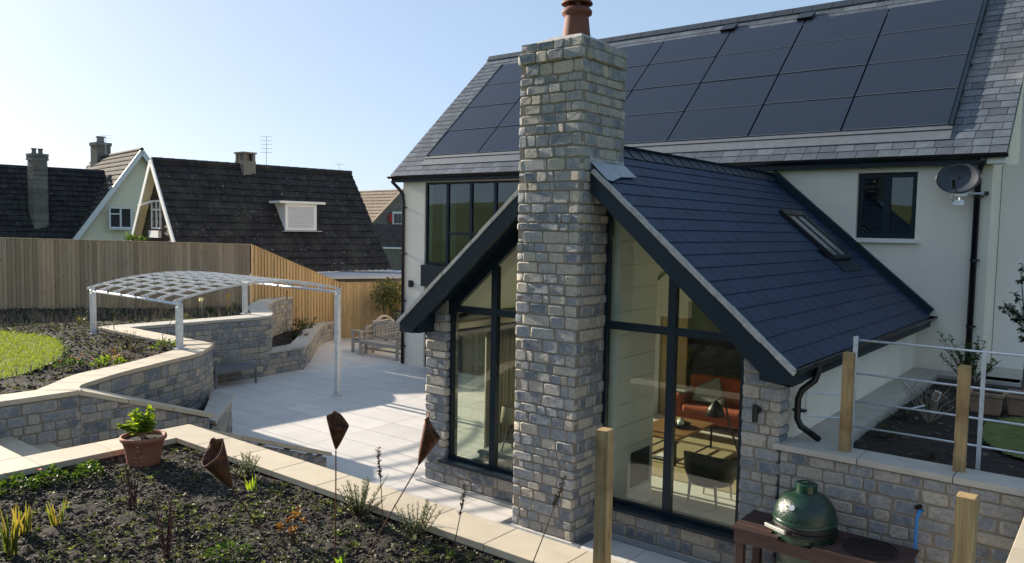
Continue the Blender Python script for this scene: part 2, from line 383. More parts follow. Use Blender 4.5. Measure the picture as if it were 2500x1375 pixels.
class Path:
    def __init__(s, pts):
        s.p = [Vector((a[0], a[1], 0)) for a in pts]; s.L = [0]
        for a, b in zip(s.p, s.p[1:]): s.L.append(s.L[-1] + (b - a).length)
        s.len = s.L[-1]
    def at(s, d):
        d = max(0, min(s.len, d)); i = 0
        while i < len(s.p) - 2 and d > s.L[i+1]: i += 1
        a, b = s.p[i], s.p[i+1]; t = (b - a).normalized(); return a + t * (d - s.L[i]), t
def smooth(pts, n=6):
    """Catmull-Rom through plan points"""
    out = []; P = [Vector((a[0], a[1])) for a in pts]; P = [2*P[0]-P[1]] + P + [2*P[-1]-P[-2]]
    for i in range(1, len(P)-2):
        for k in range(n):
            t = k / n; a, b, c, d = P[i-1:i+3]
            q = .5*((2*b) + (c-a)*t + (2*a-5*b+4*c-d)*t*t + (3*b-a-3*c+d)*t**3); out.append((q.x, q.y))
    out.append(tuple(P[-2])); return out
DEP = .10
def stone_face(parent, pts, z0, ztop, seed, cs=None, alt=0, mass=False, off=None, length=None, zmin=None, wmul=1.0):
    """walling stones along a plan path; the face looks to the right of the path. ztop: number or f(s)"""
    r = random.Random(seed); P = Path(pts); zt = ztop if callable(ztop) else (lambda s: ztop)
    cs = cs or courses(z0, max(zt(P.len*k/20) for k in range(21)), seed); mb = MB(); gap = .011; made = []
    for ci, (z, h) in enumerate(cs):
        Lc = P.len if length is None else length(z)
        s = DEP * .9 if (alt and (ci + alt) % 2) else -.004
        end = Lc - (DEP * .9 if (alt == 2 and ci % 2) else -.004)
        if zmin and z + h < zmin(z): continue
        while s < end - .03:
            w = h * r.choice((.8, 1.15, 1.4, 1.6, 1.8, 2.1, 2.6)) * r.uniform(.9, 1.15) * wmul
            if end - s - w < .09: w = end - s
            top = min(z + h, zt(s + w/2) - .004); hh = top - z
            if hh > .035 and w > .03:
                p, t = P.at(s + w/2); nrm = Vector((t.y, -t.x, 0)); asp = w / hh
                k = min(STONES, key=lambda a: abs(math.log(a / asp))); me = r.choice(STONES[k])
                pro = .014 + r.uniform(-.006, .009) + (off(z) if off else 0)
                c = p + nrm * (pro - DEP/2); c.z = z + hh/2
                up = V(0,0,1); sx = (w - gap) * r.choice((1, -1)); sg = 1 if sx > 0 else -1
                mw = frame(c, t*(w-gap), -nrm*DEP, up*(hh-gap))
                if r.random() < .5: mw = frame(c, t*(w-gap), -nrm*DEP, up*(hh-gap)) @ Matrix.Rotation(math.pi, 4, 'Y')
                if mass: mb.add([mw @ v.co for v in me.vertices], [tuple(f.vertices) for f in me.polygons])
                else: made.append(piece('stone', me, mw, parent))
            s += w
    if mass and mb.v:
        o = mb.build('stones', mat['stone_mass'], parent, smooth=True); o['kind'] = 'stuff'; return o
    return made
def coping(parent, outer, inner, z, th=.065, n=None, m='coping', zf=None):
    """coping slabs between two plan paths of equal sense; zf(s) may vary the top along the run"""
    A, B = Path(outer), Path(inner); n = n or max(1, round(A.len / .75)); out = []
    for i in range(n):
        mb = MB(); K = 3; top = []; 
        g = .004 / max(A.len, .1)
        s = [(i + g + (1 - 2*g) * k / K) / n for k in range(K + 1)]
        s[0] = i/n + .003/A.len; s[-1] = (i+1)/n - .003/A.len
        a = [A.at(A.len*q)[0] for q in s]; b = [B.at(B.len*q)[0] for q in s]; zz = [(zf(q) if zf else z) for q in s]
        vs = []
        for k in range(K+1): vs += [(a[k].x, a[k].y, zz[k]-th), (b[k].x, b[k].y, zz[k]-th), (b[k].x, b[k].y, zz[k]), (a[k].x, a[k].y, zz[k])]
        fs = []
        for k in range(K):
            o = 4*k
            fs += [(o+3, o+7, o+6, o+2), (o, o+1, o+5, o+4), (o, o+4, o+7, o+3), (o+1, o+2, o+6, o+5)]
        fs += [(0, 3, 2, 1), (4*K, 4*K+1, 4*K+2, 4*K+3)]
        mb.add(vs, fs); out.append(mb.build('coping_slab', mat[m], parent, bevel=.004))
    return out
def offset(pts, d):
    """shift a plan path to its left by d"""
    P = [Vector((a[0], a[1])) for a in pts]; out = []
    for i, p in enumerate(P):
        t = (P[min(i+1, len(P)-1)] - P[max(i-1, 0)]).normalized(); out.append((p.x - t.y*d, p.y + t.x*d))
    return out
def ribbon(mb, outer, inner, z0, z1):
    """wall core between two paths; z1 may be f(fraction)"""
    n = len(outer); f = z1 if callable(z1) else (lambda q: z1); vs = []
    for i in range(n):
        q = i/(n-1); vs += [(*outer[i], z0), (*inner[i], z0), (*inner[i], f(q)), (*outer[i], f(q))]
    fs = []
    for k in range(n-1):
        o = 4*k; fs += [(o+3, o+7, o+6, o+2), (o, o+1, o+5, o+4), (o, o+4, o+7, o+3), (o+1, o+2, o+6, o+5)]
    fs += [(0, 3, 2, 1), (4*n-4, 4*n-3, 4*n-2, 4*n-1)]; mb.add(vs, fs); return mb
def resample(pts, n): P = Path(pts); return [tuple(P.at(P.len*i/(n-1))[0][:2]) for i in range(n)]
# ------------------------------------------------------------------ ground
g = MB(); g.add([(-1500,-1500,-.35),(1500,-1500,-.35),(1500,1500,-.35),(-1500,1500,-.35)], [(0,1,2,3)])
struct(g.build('ground', mat['turf']))
pb = MB().box(-22.2, -.3, 5.6, 24, -.3, -.034); patio = struct(pb.build('patio', mat['joint']))
tm = bpy.data.meshes.new('paving_slab'); tb = MB().box(-.5,.5,-.5,.5,-.5,.5); tm.from_pydata(tb.v, [], tb.f); tm.materials.append(mat['patio'])
GX, GY = 1.33, .652
for i in range(17):
    for j in range(20):
        x = -21.63 + GX*i + GX/2; y = 5.71 + GY*j + GY/2
        if (x > -15.6 and y > 15.2) or (-7.6 < x < -3.5 and y > 8.9) or (x > -2.5 and y > 8.5) or (x < -17.3 and y < 11.2): continue
        piece('paving_slab', tm, Matrix.Translation((x, y, -.017)) @ Matrix.Diagonal((GX-.009, GY-.009, .034, 1)), patio)
def terrain(name, m, x0, x1, y0, y1, step, zf, keep=None, rough=.03, fr=3.0, kind='structure'):
    nx = int((x1-x0)/step)+1; ny = int((y1-y0)/step)+1; idx = {}; vs = []; fs = []
    for j in range(ny):
        for i in range(nx):
            x = x0+i*step; y = y0+j*step
            z = zf(x, y) + rough*(noise.noise((x*fr, y*fr, 1.7)) + .6*noise.noise((x*fr*3, y*fr*3, 5)) + .35*noise.noise((x*fr*8, y*fr*8, 9)))
            idx[i, j] = len(vs); vs.append((x, y, z))
    for j in range(ny-1):
        for i in range(nx-1):
            if keep is None or keep(x0+(i+.5)*step, y0+(j+.5)*step): fs.append((idx[i,j], idx[i+1,j], idx[i+1,j+1], idx[i,j+1]))
    mb = MB(); mb.v = vs; mb.f = fs; mb.mi = [0]*len(fs)
    used = sorted({i for f in fs for i in f}); mp = {k: q for q, k in enumerate(used)}
    mb.v = [vs[k] for k in used]; mb.f = [tuple(mp[i] for i in f) for f in fs]
    o = mb.build(name, m, smooth=True); o['kind'] = kind; return o
def inside(poly, x, y):
    c = False; n = len(poly)
    for i in range(n):
        (x0, y0), (x1, y1) = poly[i], poly[i-1]
        if (y0 > y) != (y1 > y) and x < (x1-x0)*(y-y0)/(y1-y0)+x0: c = not c
    return c
def bed_z(x, y): return 1.107 + max(0, 2.1 - y) * .45
front_bed = terrain('planting_bed', mat['soil'], -8.95, -2.3, 1.5, 4.87, .019, bed_z, rough=.040, fr=3.4)
W2_OUT = smooth([(-11.09,4.62),(-11.43,4.74),(-11.83,5.32),(-12.09,5.77),(-12.31,6.23),(-12.56,6.75),(-12.80,7.27),(-13.22,7.72),(-13.64,8.09)], 5)
W2_IN = smooth([(-11.50,4.22),(-11.83,4.57),(-12.26,5.02),(-12.50,5.55),(-12.72,6.05),(-12.98,6.50),(-13.25,6.93),(-13.50,7.32),(-13.70,7.62)], 5)
W3_OUT = smooth([(-17.0,8.07),(-16.93,9.2),(-16.86,10.3),(-16.79,11.39),(-17.35,11.95),(-18.6,12.65),(-19.69,13.53),(-20.55,14.4),(-20.80,15.1)], 5)
W3_IN = smooth([(-17.52,7.7),(-17.45,9.0),(-17.38,10.2),(-17.42,11.3),(-17.75,11.62),(-18.87,12.24),(-19.95,13.12),(-20.75,13.98),(-20.93,14.9)], 5)
upper_poly = [(-11.35,-1.0)] + [(-11.35,4.0)] + W2_IN + [(-17.4,7.75)] + W3_IN + [(-21.2,13.9),(-25.6,8.35),(-31,1.0),(-31,-1)]
def up_z(x, y): return 1.42 - .21 * max(0, min(1, (-17.6 - x) / 4.5))
upper = terrain('upper_garden_bed', mat['soil'], -31, -11.3, -1, 15.4, .11, up_z, lambda x, y: inside(upper_poly, x, y), rough=.045, fr=1.7)
terrain('bank', mat['turf'], -40, 30, -45, 1.3, 1.0, lambda x, y: 1.5 + max(0, (1.0-y))*.5 if y > -1 else 2.5 + (-1-y)*.03, rough=.2, fr=.3)
hl = terrain('hill', mat['turf'], -420, 200, -420, -60, 20, lambda x, y: 2.0 + (-60-y)*.052 + 3*math.sin(x*.02), rough=2, fr=.02)
hb = MB()
for i in range(5200):
    x = rnd(-46, 16); top = 5.2 + 2.6*noise.noise((x*.16, 2.2, 0)) + 1.2*noise.noise((x*.7, 5, 0)); z = 2.4 + (top-2.4)*random.random()**.7; y = -38 + rnd(-1.6,1.6)
    d = Vector((rnd(-1,1), rnd(-1,1), rnd(-.6,1))); hb.leaf((x,y,z), d, rnd(.35,.7), rnd(.2,.4))
hbo = hb.build('hedgerow', mat['leaf_dark']); hbo['kind'] = 'stuff'; hbo['label'] = 'dark hedgerow trees mirrored in the windows'; hbo['category'] = 'hedge'
terrain('side_bed', mat['soil'], -2.42, -.2, 8.62, 14.6, .06, lambda x, y: 1.38, rough=.03, fr=3)
sl_ = MB().box(-2.6, 6, 14.55, 16.2, 0, 1.46); struct(sl_.build('side_path_base', mat['joint']))
rl = terrain('side_lawn', mat['turf'], -1.40, 1.2, 9.5, 14.5, .05, lambda x, y: 1.42, lambda x, y: (x+.3)**2/1.15 + (y-11.2)**2/2.2 < 1 or x > 0, rough=.02)
# ------------------------------------------------------------------ garden walls
CW = .03
def wall_thing(name, label, loc, cat='garden wall'): return thing(name, label, cat, loc)
# stair flank wall and curved wall (coping 1.5 m above the patio)
w = wall_thing('retaining_wall', 'curved grey stone retaining wall with pale coping carrying the near pergola post', (-12.6, 6.5, 0))
core = ribbon(MB(), offset(W2_OUT, -.0), resample(W2_IN, len(W2_OUT)), 0, 1.43); core.build('wall_core', mat['mortar'], w)
stone_face(w, W2_OUT, 0, 1.43, 31)
coping(w, offset(W2_OUT, -CW), W2_IN, 1.50, n=8)
arm_o = [(-13.64,8.12),(-15.3,8.11),(-17.02,8.10)]; arm_i = [(-13.72,7.62),(-15.4,7.62),(-17.45,7.66)]
MB().prism([(-13.74,7.64),(-13.68,8.07),(-17.0,8.07),(-17.4,7.66)], 0, 1.43).build('wall_core', mat['mortar'], w)
coping(w, arm_i, arm_o, 1.5, n=4)
# stair flank: level, then falling with the steps
f1 = [(-11.12,0.5),(-11.10,4.62)]; f2 = [(-11.10,4.62),(-11.06,6.50)]
w = wall_thing('stair_wall', 'stone wall beside the steps whose pale coping slopes down towards the patio', (-11.2, 4, 0))
ribbon(MB(), f1, [(-11.58,.5),(-11.5,4.25)], 0, 1.43).build('wall_core', mat['mortar'], w)
slopef = lambda q: 1.50 - .67*q
ribbon(MB(), f2, [(-11.42,4.70),(-11.36,6.5)], 0, lambda q: slopef(q)-.065).build('wall_core', mat['mortar'], w)
stone_face(w, [(-11.12,2.2),(-11.10,4.62)], 0, 1.43, 33)
stone_face(w, f2, 0, lambda s: slopef(s/1.88)-.065, 34)
coping(w, [(-11.08,1.2),(-11.07,4.60)], [(-11.56,1.2),(-11.50,4.22)], 1.5, n=4)
coping(w, [(-11.07,4.60),(-11.02,6.56)], [(-11.43,4.70),(-11.37,6.56)], 1.5, n=3, zf=slopef)
# low pointed planter wall
lw_o = [(-11.18,6.70),(-12.68,7.88)]; lw_i = [(-11.55,6.70),(-13.22,7.88)]
w = wall_thing('low_planter_wall', 'low stone planter wall with dark slab coping at the foot of the curved wall', (-12.2,7.3,0))
ribbon(MB(), lw_o, lw_i, 0, .61).build('wall_core', mat['mortar'], w)
stone_face(w, lw_o, 0, .61, 35)
coping(w, [(-11.15,6.66),(-12.66,7.93)], [(-11.58,6.66),(-13.32,7.91)], .68, n=5, m='coping_grey')
MB().prism([(-11.45,5.1),(-11.4,6.6),(-13.3,7.85),(-13.5,7.9),(-12.6,6.7)], 0, .5).build('bed_soil', mat['soil'], w)
# recess back wall with the S-curve
w = wall_thing('recess_wall', 'tall grey stone retaining wall behind the metal bench, curving up to the fence', (-17.1,10,0))
ribbon(MB(), W3_OUT, resample(W3_IN, len(W3_OUT)), 0, 1.43).build('wall_core', mat['mortar'], w)
stone_face(w, W3_OUT, 0, 1.43, 36)
coping(w, offset(W3_OUT, -CW), W3_IN, 1.50, n=15, m='coping_grey')
W4_OUT = [(-16.83,11.42),(-16.91,12.62)] + smooth([(-16.93,12.66),(-18.0,13.72),(-19.2,14.78),(-20.1,15.72),(-20.62,16.62)], 4)
W4_IN = [(-17.3,11.7),(-17.42,12.55)] + smooth([(-17.5,12.62),(-18.5,13.6),(-19.7,14.66),(-20.55,15.55),(-20.84,16.3)], 4)
w = wall_thing('kidney_planter_wall', 'low curved stone planter wall with buff coping leading to the wooden benches', (-18,13.6,0))
ribbon(MB(), W4_OUT, resample(W4_IN, len(W4_OUT)), 0, .53).build('wall_core', mat['mortar'], w)
stone_face(w, W4_OUT, 0, .53, 37)
coping(w, offset(W4_OUT, -CW), resample(W4_IN, 22), .60, n=11, m='coping_grey')
MB().prism([(-17.0,11.6),(-17.3,12.6),(-18.5,13.7),(-19.7,14.8),(-20.7,16.3),(-20.8,15.0),(-19.8,13.4),(-18.6,12.6)], 0, .42).build('bed_soil', mat['soil'], w)
# front planter wall
w = wall_thing('planter_wall', 'near planter wall with broad sunlit limestone coping slabs in the foreground', (-5,5.5,0))
MB().box(-9.38,-.6,4.86,5.20,0,1.14).box(-9.38,-8.95,.6,4.86,0,1.14).build('wall_core', mat['mortar'], w)
stone_face(w, [(-.6,5.20),(-9.38,5.20)], 0, 1.14, 38, mass=True)
for i in range(13):
    x1 = .35 - .7336*i; x0 = x1 - .729
    if i == 12: x0 = -9.416; x1 = -8.45
    MB().box(x0, x1-.001, 4.81, 5.252, 1.135, 1.20).build('coping_slab', mat['coping'], w, bevel=.005)
for j in range(6):
    y1 = 4.806 - .743*j
    MB().box(-9.416, -8.915, y1-.738, y1, 1.135, 1.20).build('coping_slab', mat['coping'], w, bevel=.005)
# wall falling beside the steps on the near side
w = wall_thing('stair_wall', 'short stone wall with sloping coping ending on the sunlit patio beside the planter', (-9.8,6.5,0))
sw = [(-9.10,5.26),(-9.74,7.70)]
ribbon(MB(), sw, offset(sw, .30), 0, lambda q: 1.12 - .97*q).build('wall_core', mat['mortar'], w)
stone_face(w, [(-9.74,7.70),(-9.10,5.26)][::-1], 0, lambda s: 1.12 - .97*s/2.52, 39)
coping(w, offset([(-9.10,5.262),(-9.76,7.80)], -.03), offset([(-9.10,5.262),(-9.76,7.80)], .34), 1.2, n=4, zf=lambda q: 1.2 - .99*q)
# steps
st = thing('garden_steps', 'pale stone steps between the two stair walls, half in shade', 'steps', (-10.2,4.8,0))
for i in range(7):
    zt = 1.2 - .171*i; y0 = 3.32 + .44*(i-1); y1 = y0 + .44
    if i == 0: y0, y1 = .6, 3.32
    xr = -9.42 if y1 < 5.3 else -9.60
    MB().box(-11.11, xr, y0, y1, 0, zt-.04).build('riser', mat['coping_grey'], st)
    for k in range(1 if i else 4):
        a, b = (y0 + (y1-y0)*k/4, y0 + (y1-y0)*(k+1)/4-.004) if not i else (y0, y1+.02)
        for xa, xb in ((-11.11,-10.26),(-10.256,xr-.002)): MB().box(xa, xb, a, b, zt-.04, zt).build('tread', mat['coping'], st, bevel=.004)
# wall under the estate fence
RW = wall_thing('boundary_wall', 'stone wall with grey coping behind the green barbecue', (-1.7,8.4,0))
MB().box(-2.86, .9, 8.35, 8.66, 0, 1.46).build('wall_core', mat['mortar'], RW)
stone_face(RW, [(-2.86,8.35),(-.35,8.35)], 0, 1.46, 41, wmul=1.05)
for i in range(5):
    x0 = -2.93 + .86*i - (.0 if i else 0)
    MB().box(x0, x0+.853, 8.30, 8.70, 1.465, 1.53).build('coping_slab', mat['coping_grey'], RW, bevel=.006)
w = wall_thing('return_wall', 'pale coping of the wall returning at the right edge of the picture', (-.4,7,0))
MB().box(-.55,-.2,5.27,8.29,0,1.43).build('wall_core', mat['mortar'], w)
stone_face(w, [(-.55,8.29),(-.55,5.27)], 0, 1.43, 42, mass=True)
for k in range(4): MB().box(-.58,-.12,5.27+.75*k,5.27+.75*(k+1)-.004,1.435,1.5).build('coping_slab', mat['coping'], w, bevel=.005)
# ------------------------------------------------------------------ house: main range
EY, EZ, PIT = 14.75, 5.14, RAD(43.2)
RX0, RX1 = -15.97, -1.66
SLOPE = (18.89 - EY) / math.cos(PIT)
house = thing('house', 'cream rendered house with slate roof, solar panels and dark window frames', 'house', (-8.8, 16, 0))
hw = MB()
for x0, x1, z0, z1 in ((-15.69,-14.87,0,5.0),(-14.87,-9.4,4.96,5.0),(-14.87,-9.4,2.22,2.74),(-9.4,-3.96,0,5.0),(-3.96,-2.98,0,3.73),(-3.96,-2.98,4.89,5.0),(-2.98,-1.87,0,5.0)):
    hw.box(x0, x1, 15.0, 15.3, z0, z1)
hw.add([(-15.69,15.3,0),(-15.69,22.6,0),(-15.69,22.6,5.0),(-15.69,18.9,8.6),(-15.69,15.3,5.2)], [(0,1,2,3,4)])
hw.add([(-1.87,15.3,0),(-1.87,22.6,0),(-1.87,22.6,5.0),(-1.87,18.9,8.6),(-1.87,15.3,5.2)], [(4,3,2,1,0)])
hw.box(-15.68,-1.88,22.4,22.6,0,5.0)
hw.build('wall', mat['render'], house)
rx, ry, rz = V(1,0,0), V(0,math.cos(PIT),math.sin(PIT)), V(0,-math.sin(PIT),math.cos(PIT))
RO = V(RX0, EY, EZ)
roof = MB()
def rp(u, v, h=0): return RO + rx*u + ry*v + rz*h
UL = RX1 - RX0
roof.add([rp(0,0,-.03), rp(UL,0,-.03), rp(UL,SLOPE,-.03), rp(0,SLOPE,-.03), rp(0,0,-.1), rp(UL,0,-.1), rp(UL,SLOPE,-.1), rp(0,SLOPE,-.1)], [(0,1,2,3),(7,6,5,4),(0,4,5,1),(1,5,6,2),(3,7,4,0)])
top = rp(0,SLOPE); back = V(0, 23.0-top.y, 5.14-top.z)
roof.add([top+V(0,0,-.03), top+V(UL,0,-.03), top+V(UL,0,-.03)+back, top+V(0,0,-.03)+back], [(0,1,2,3)])
roof_o = roof.build('roof', mat['lead_dark'], house)
def slate_mesh(seed, m):
    r = random.Random(seed); j = lambda: r.uniform(-.012,.012)
    vs = [(-.5,-.0+j(),.004),(0,j(),.004),(.5,j(),.004),(.5,1.12,-.009),(-.5,1.12,-.009),(-.5,j(),.0075),(0,j(),.008),(.5,j(),.0075),(.5,1.12,-.003),(-.5,1.12,-.003)]
    me = bpy.data.meshes.new('slate'); me.from_pydata(vs, [], [(5,6,7,8,9),(0,1,6,5),(1,2,7,6),(2,3,8,7),(4,0,5,9)]); me.materials.append(m); return me
def lay_slates(parent, O, ex, ey, ez, U, Lv, gauge, width, keep, mesh_set, seed, massmat, limit=300):
    r = random.Random(seed); items = []; v = 0; k = 0
    while v < Lv - .05:
        u = -(.5*width if k % 2 else 0)
        while u < U:
            w = width * r.uniform(.82, 1.2); a, b = max(u, 0), min(u + w, U)
            if U - b < .1: b = U
            if b - a > .05 and keep((a+b)/2, v + gauge/2, a, b):
                c = O + ex*((a+b)/2) + ey*v
                items.append((px_size(c, b-a) if in_view(c + ey*gauge*.5) else 0, frame(c, ex*(b-a-.009), ey*gauge, ez)))
            u += w if b < U else 99
        v += gauge; k += 1
    items.sort(key=lambda q: -q[0]); mb = MB()
    for i, (s, mw) in enumerate(items):
        me = r.choice(mesh_set)
        if i < limit and s > 0: piece('slate', me, mw @ Matrix.Rotation(r.uniform(-.006,.006), 4, 'Z'), parent)
        else: mb.add([mw @ q.co for q in me.vertices], [tuple(f.vertices) for f in me.polygons])
    if mb.v: o = mb.build('slates', massmat, parent); o['kind'] = 'stuff'
SM = [slate_mesh(i, mat['slate']) for i in range(6)]; SE = [slate_mesh(i+20, mat['slate_ext']) for i in range(6)]
PU0, PV0, PW, PH = -15.02 - RX0, .74, 1.776, 1.075
def keep_main(u, v, a, b):
    return not (PU0 - .05 < a and b < PU0 + 7*PW + .12 and PV0 - .35 < v < PV0 + 4*PH - .02) or (v < PV0 - .3)
lay_slates(roof_o, RO, rx, ry, rz, UL, SLOPE, .203, .30, keep_main, SM, 5, mat['slate'])
# solar panels
pm = MB().box(-.5,.5,0,1,-.02,.02); pme = bpy.data.meshes.new('solar_panel'); pme.from_pydata(pm.v, [], pm.f); pme.materials.append(mat['pv'])
tm2 = MB().box(-.5,.5,-.5,.5,-.5,.5); tme = bpy.data.meshes.new('lower_trim'); tme.from_pydata(tm2.v, [], tm2.f); tme.materials.append(mat['pv_trim'])
for ci in range(7):
    for ri in range(4):
        o = rp(PU0 + PW*(ci+.5), PV0 + PH*ri, .055 + random.uniform(-.003,.003)); ey2 = (ry - rz*.012).normalized()
        p = piece('solar_panel', pme, frame(o, rx*(PW-.035), ey2*(PH-.012), rz), roof_o)
        q = bpy.data.objects.new('lower_trim', tme); col.objects.link(q); q.parent = p
        q.matrix_basis = Matrix.Translation((0, .004, .022)) @ Matrix.Diagonal((1.0, .010, .006, 1))
fl = MB()
for a, b, v0, v1, h in ((PU0-.06, PU0+7*PW+.06, PV0-.10, PV0, .05), (PU0-.06, PU0+7*PW+.06, PV0-.34, PV0-.105, .02)):
    fl.add([rp(a,v0,h), rp(b,v0,h), rp(b,v1,h+.01), rp(a,v1,h+.01), rp(a,v0,h-.05), rp(b,v0,h-.05), rp(b,v1,h-.05), rp(a,v1,h-.05)], [(0,1,2,3),(0,4,5,1),(1,5,6,2),(3,7,4,0)])
fl.build('flashing', mat['lead_dark'], roof_o)
for a, b in ((PU0-.05, PU0), (PU0+7*PW, PU0+7*PW+.06)):
    sf = MB(); sf.add([rp(a,PV0-.02,.085), rp(b,PV0-.02,.085), rp(b,PV0+4*PH,.085), rp(a,PV0+4*PH,.085), rp(a,PV0-.02,0), rp(b,PV0-.02,0), rp(b,PV0+4*PH,0), rp(a,PV0+4*PH,0)], [(0,1,2,3),(0,4,5,1),(1,5,6,2),(3,7,4,0)])
    sf.build('panel_edge_strip', mat['navy'], roof_o)
# ridge tiles and vents
n = 32
for i in range(n):
    a = RX0 + UL*i/n; b = RX0 + UL*(i+1)/n - .012; t_ = top.z; y = top.y
    mb = MB(); mb.add([(a,y-.15,t_-.10),(b,y-.15,t_-.10),(b,y-.03,t_+.055),(a,y-.03,t_+.055),(b,y+.03,t_+.055),(a,y+.03,t_+.055),(b,y+.16,t_-.09),(a,y+.16,t_-.09)], [(0,1,2,3),(3,2,4,5),(5,4,6,7),(0,3,5,7),(1,6,4,2)])
    mb.build('ridge_tile', mat['ridge'], roof_o)
for u in (7.95, 9.80):
    o = rp(u, SLOPE-.62, .03); mb = MB(); mb.add([o+rx*-.17+rz*.0, o+rx*.17, o+rx*.17+ry*.3, o+rx*-.17+ry*.3, o+rx*-.17+rz*.10, o+rx*.17+rz*.10, o+rx*.17+ry*.34+rz*.03, o+rx*-.17+ry*.34+rz*.03], [(0,1,5,4),(4,5,6,7),(0,4,7,3),(1,2,6,5)])
    mb.build('roof_vent', mat['black'], roof_o)
# fascia, gutter, eaves box
MB().box(RX0+.06, RX1-.04, 14.80, 15.0, 4.98, 5.11).build('fascia', mat['navy'], house)
MB().box(RX1-.28, RX1-.02, 14.79, 15.1, 4.975, 5.09).build('eaves_box_end', mat['white_render'], house)
gt = MB(); gp = []
for k in range(9):
    a = math.pi + math.pi*k/8; gp.append((14.74 + .062*math.cos(a), 5.125 + .062*math.sin(a)))
gt.add([(RX0-.03, y, z) for y, z in gp] + [(RX1+.02, y, z) for y, z in gp], [(k, k+9, k+10, k+1) for k in range(8)] + [tuple(range(9)), tuple(range(17, 8, -1))])
gt.build('gutter', mat['black'], house)
def downpipe(parent, pts, r=.036, clips=()):
    o = MB().tube(pts, r, 10).build('downpipe', mat['black'], parent, smooth=True)
    if clips:
        mb = MB()
        for (x, y, z) in clips: mb.box(x-.05, x+.085, y-.02, y+.06, z-.012, z+.012).lathe([(r,-.02),(r+.008,-.02),(r+.008,.02),(r,.02)], (x,y,z), 10)
        mb.build('pipe_bracket', mat['black'], parent)
downpipe(house, [(-15.86,14.74,5.08),(-15.86,14.75,4.98),(-15.72,14.86,4.80),(-15.64,14.93,4.66),(-15.62,14.94,4.45),(-15.62,14.94,.02)], .045, [(-15.62,14.94,z) for z in (4.3,3.05,1.75,.5)])
downpipe(house, [(-1.98,14.75,5.08),(-2.0,14.8,4.98),(-2.06,14.92,4.86),(-2.06,14.92,1.45)], .05, [(-2.06,14.92,z) for z in (4.45,3.4,2.3)])
# windows of the main range
def framed(parent, name, x0, x1, z0, z1, y, mulls, trans, gm, fw=.055, dep=.07, panes=True):
    mb = MB(); mb.box(x0, x0+fw, y, y+dep, z0, z1).box(x1-fw, x1, y, y+dep, z0, z1).box(x0+fw, x1-fw, y, y+dep, z0, z0+fw).box(x0+fw, x1-fw, y, y+dep, z1-fw, z1)
    xs = [x0+fw] + [v for mx in mulls for v in (mx-fw*.75, mx+fw*.75)] + [x1-fw]
    for mx in mulls: mb.box(mx-fw*.75, mx+fw*.75, y-.002, y+dep-.002, z0+fw, z1-fw)
    cells = []
    for i in range(0, len(xs), 2):
        zs = [z0+fw] + [v for (ci, tz) in trans if ci == i//2 for v in (tz-fw*.6, tz+fw*.6)] + [z1-fw]
        for (ci, tz) in trans:
            if ci == i//2: mb.box(xs[i], xs[i+1], y+.001, y+dep-.001, tz-fw*.6, tz+fw*.6)
        for k in range(0, len(zs), 2): cells.append((xs[i], xs[i+1], zs[k], zs[k+1]))
    o = mb.build(name, mat['navy'], parent)
    if panes:
        for a, b, c, d in cells: MB().box(a+.001, b-.001, y+.03, y+.036, c+.001, d-.001).build('glass_pane', gm, o)
    return o
bw = framed(house, 'window', -14.85, -9.42, 2.79, 4.955, 15.03, [-14.07,-13.26,-12.46,-11.66,-10.86,-10.06], [(1,3.62),(2,3.62),(3,3.62),(4,3.62),(5,3.62)], mat['glass_coated'])
MB().box(-14.90,-9.40,14.90,14.995,2.20,2.77).build('spandrel_panel', mat['navy'], house)
framed(house, 'window', -14.85, -9.42, .05, 2.19, 15.05, [-13.5,-12.2,-10.8], [], mat['glass_coated'])
framed(house, 'window', -3.95, -2.99, 3.745, 4.88, 15.08, [-3.47], [], mat['glass_coated'], fw=.075)
MB().box(-4.02,-2.91,14.93,15.06,3.655,3.725).build('window_sill', mat['white_render'], house)
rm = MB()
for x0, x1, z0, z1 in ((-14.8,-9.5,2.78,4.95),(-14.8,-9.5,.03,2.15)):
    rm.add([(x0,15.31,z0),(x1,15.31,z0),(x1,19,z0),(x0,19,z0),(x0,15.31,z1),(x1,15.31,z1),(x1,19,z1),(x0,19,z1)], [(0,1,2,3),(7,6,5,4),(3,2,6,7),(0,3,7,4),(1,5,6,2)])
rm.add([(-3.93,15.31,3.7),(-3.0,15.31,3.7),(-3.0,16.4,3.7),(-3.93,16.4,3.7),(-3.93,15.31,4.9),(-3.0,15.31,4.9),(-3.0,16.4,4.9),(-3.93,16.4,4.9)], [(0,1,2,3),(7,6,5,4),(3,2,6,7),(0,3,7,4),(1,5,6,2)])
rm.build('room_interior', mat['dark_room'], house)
def curtain(parent, a, b, z0, z1, m, waves=6, amp=.05, n=60):
    a = Vector(a); b = Vector(b); t = (b-a); nr = Vector((-t.y, t.x)).normalized(); vs = []; fs = []
    for i in range(n+1):
        q = i/n; o = a + t*q + nr*amp*math.sin(q*waves*2*math.pi) * (1 + .3*math.sin(q*17)); vs += [(o.x, o.y, z0), (o.x*1.0, o.y, z1)]
    for i in range(n): fs.append((2*i, 2*i+2, 2*i+3, 2*i+1))
    mb = MB(); mb.add(vs, fs); o = mb.build('curtain', m, parent, smooth=True)
    s = o.modifiers.new('thick', 'SOLIDIFY'); s.thickness = .006; return o
curtain(house, (-14.62,15.42), (-14.12,15.42), 2.86, 4.88, mat['curtain_white'], 4)
curtain(house, (-11.95,15.5), (-11.5,15.5), 2.86, 4.88, mat['curtain_white'], 4)
MB().box(-15.40,-15.30,14.93,15.0,2.14,2.32).box(-15.33,-15.25,14.90,14.99,2.18,2.28).build('wall_light', mat['black'], house)
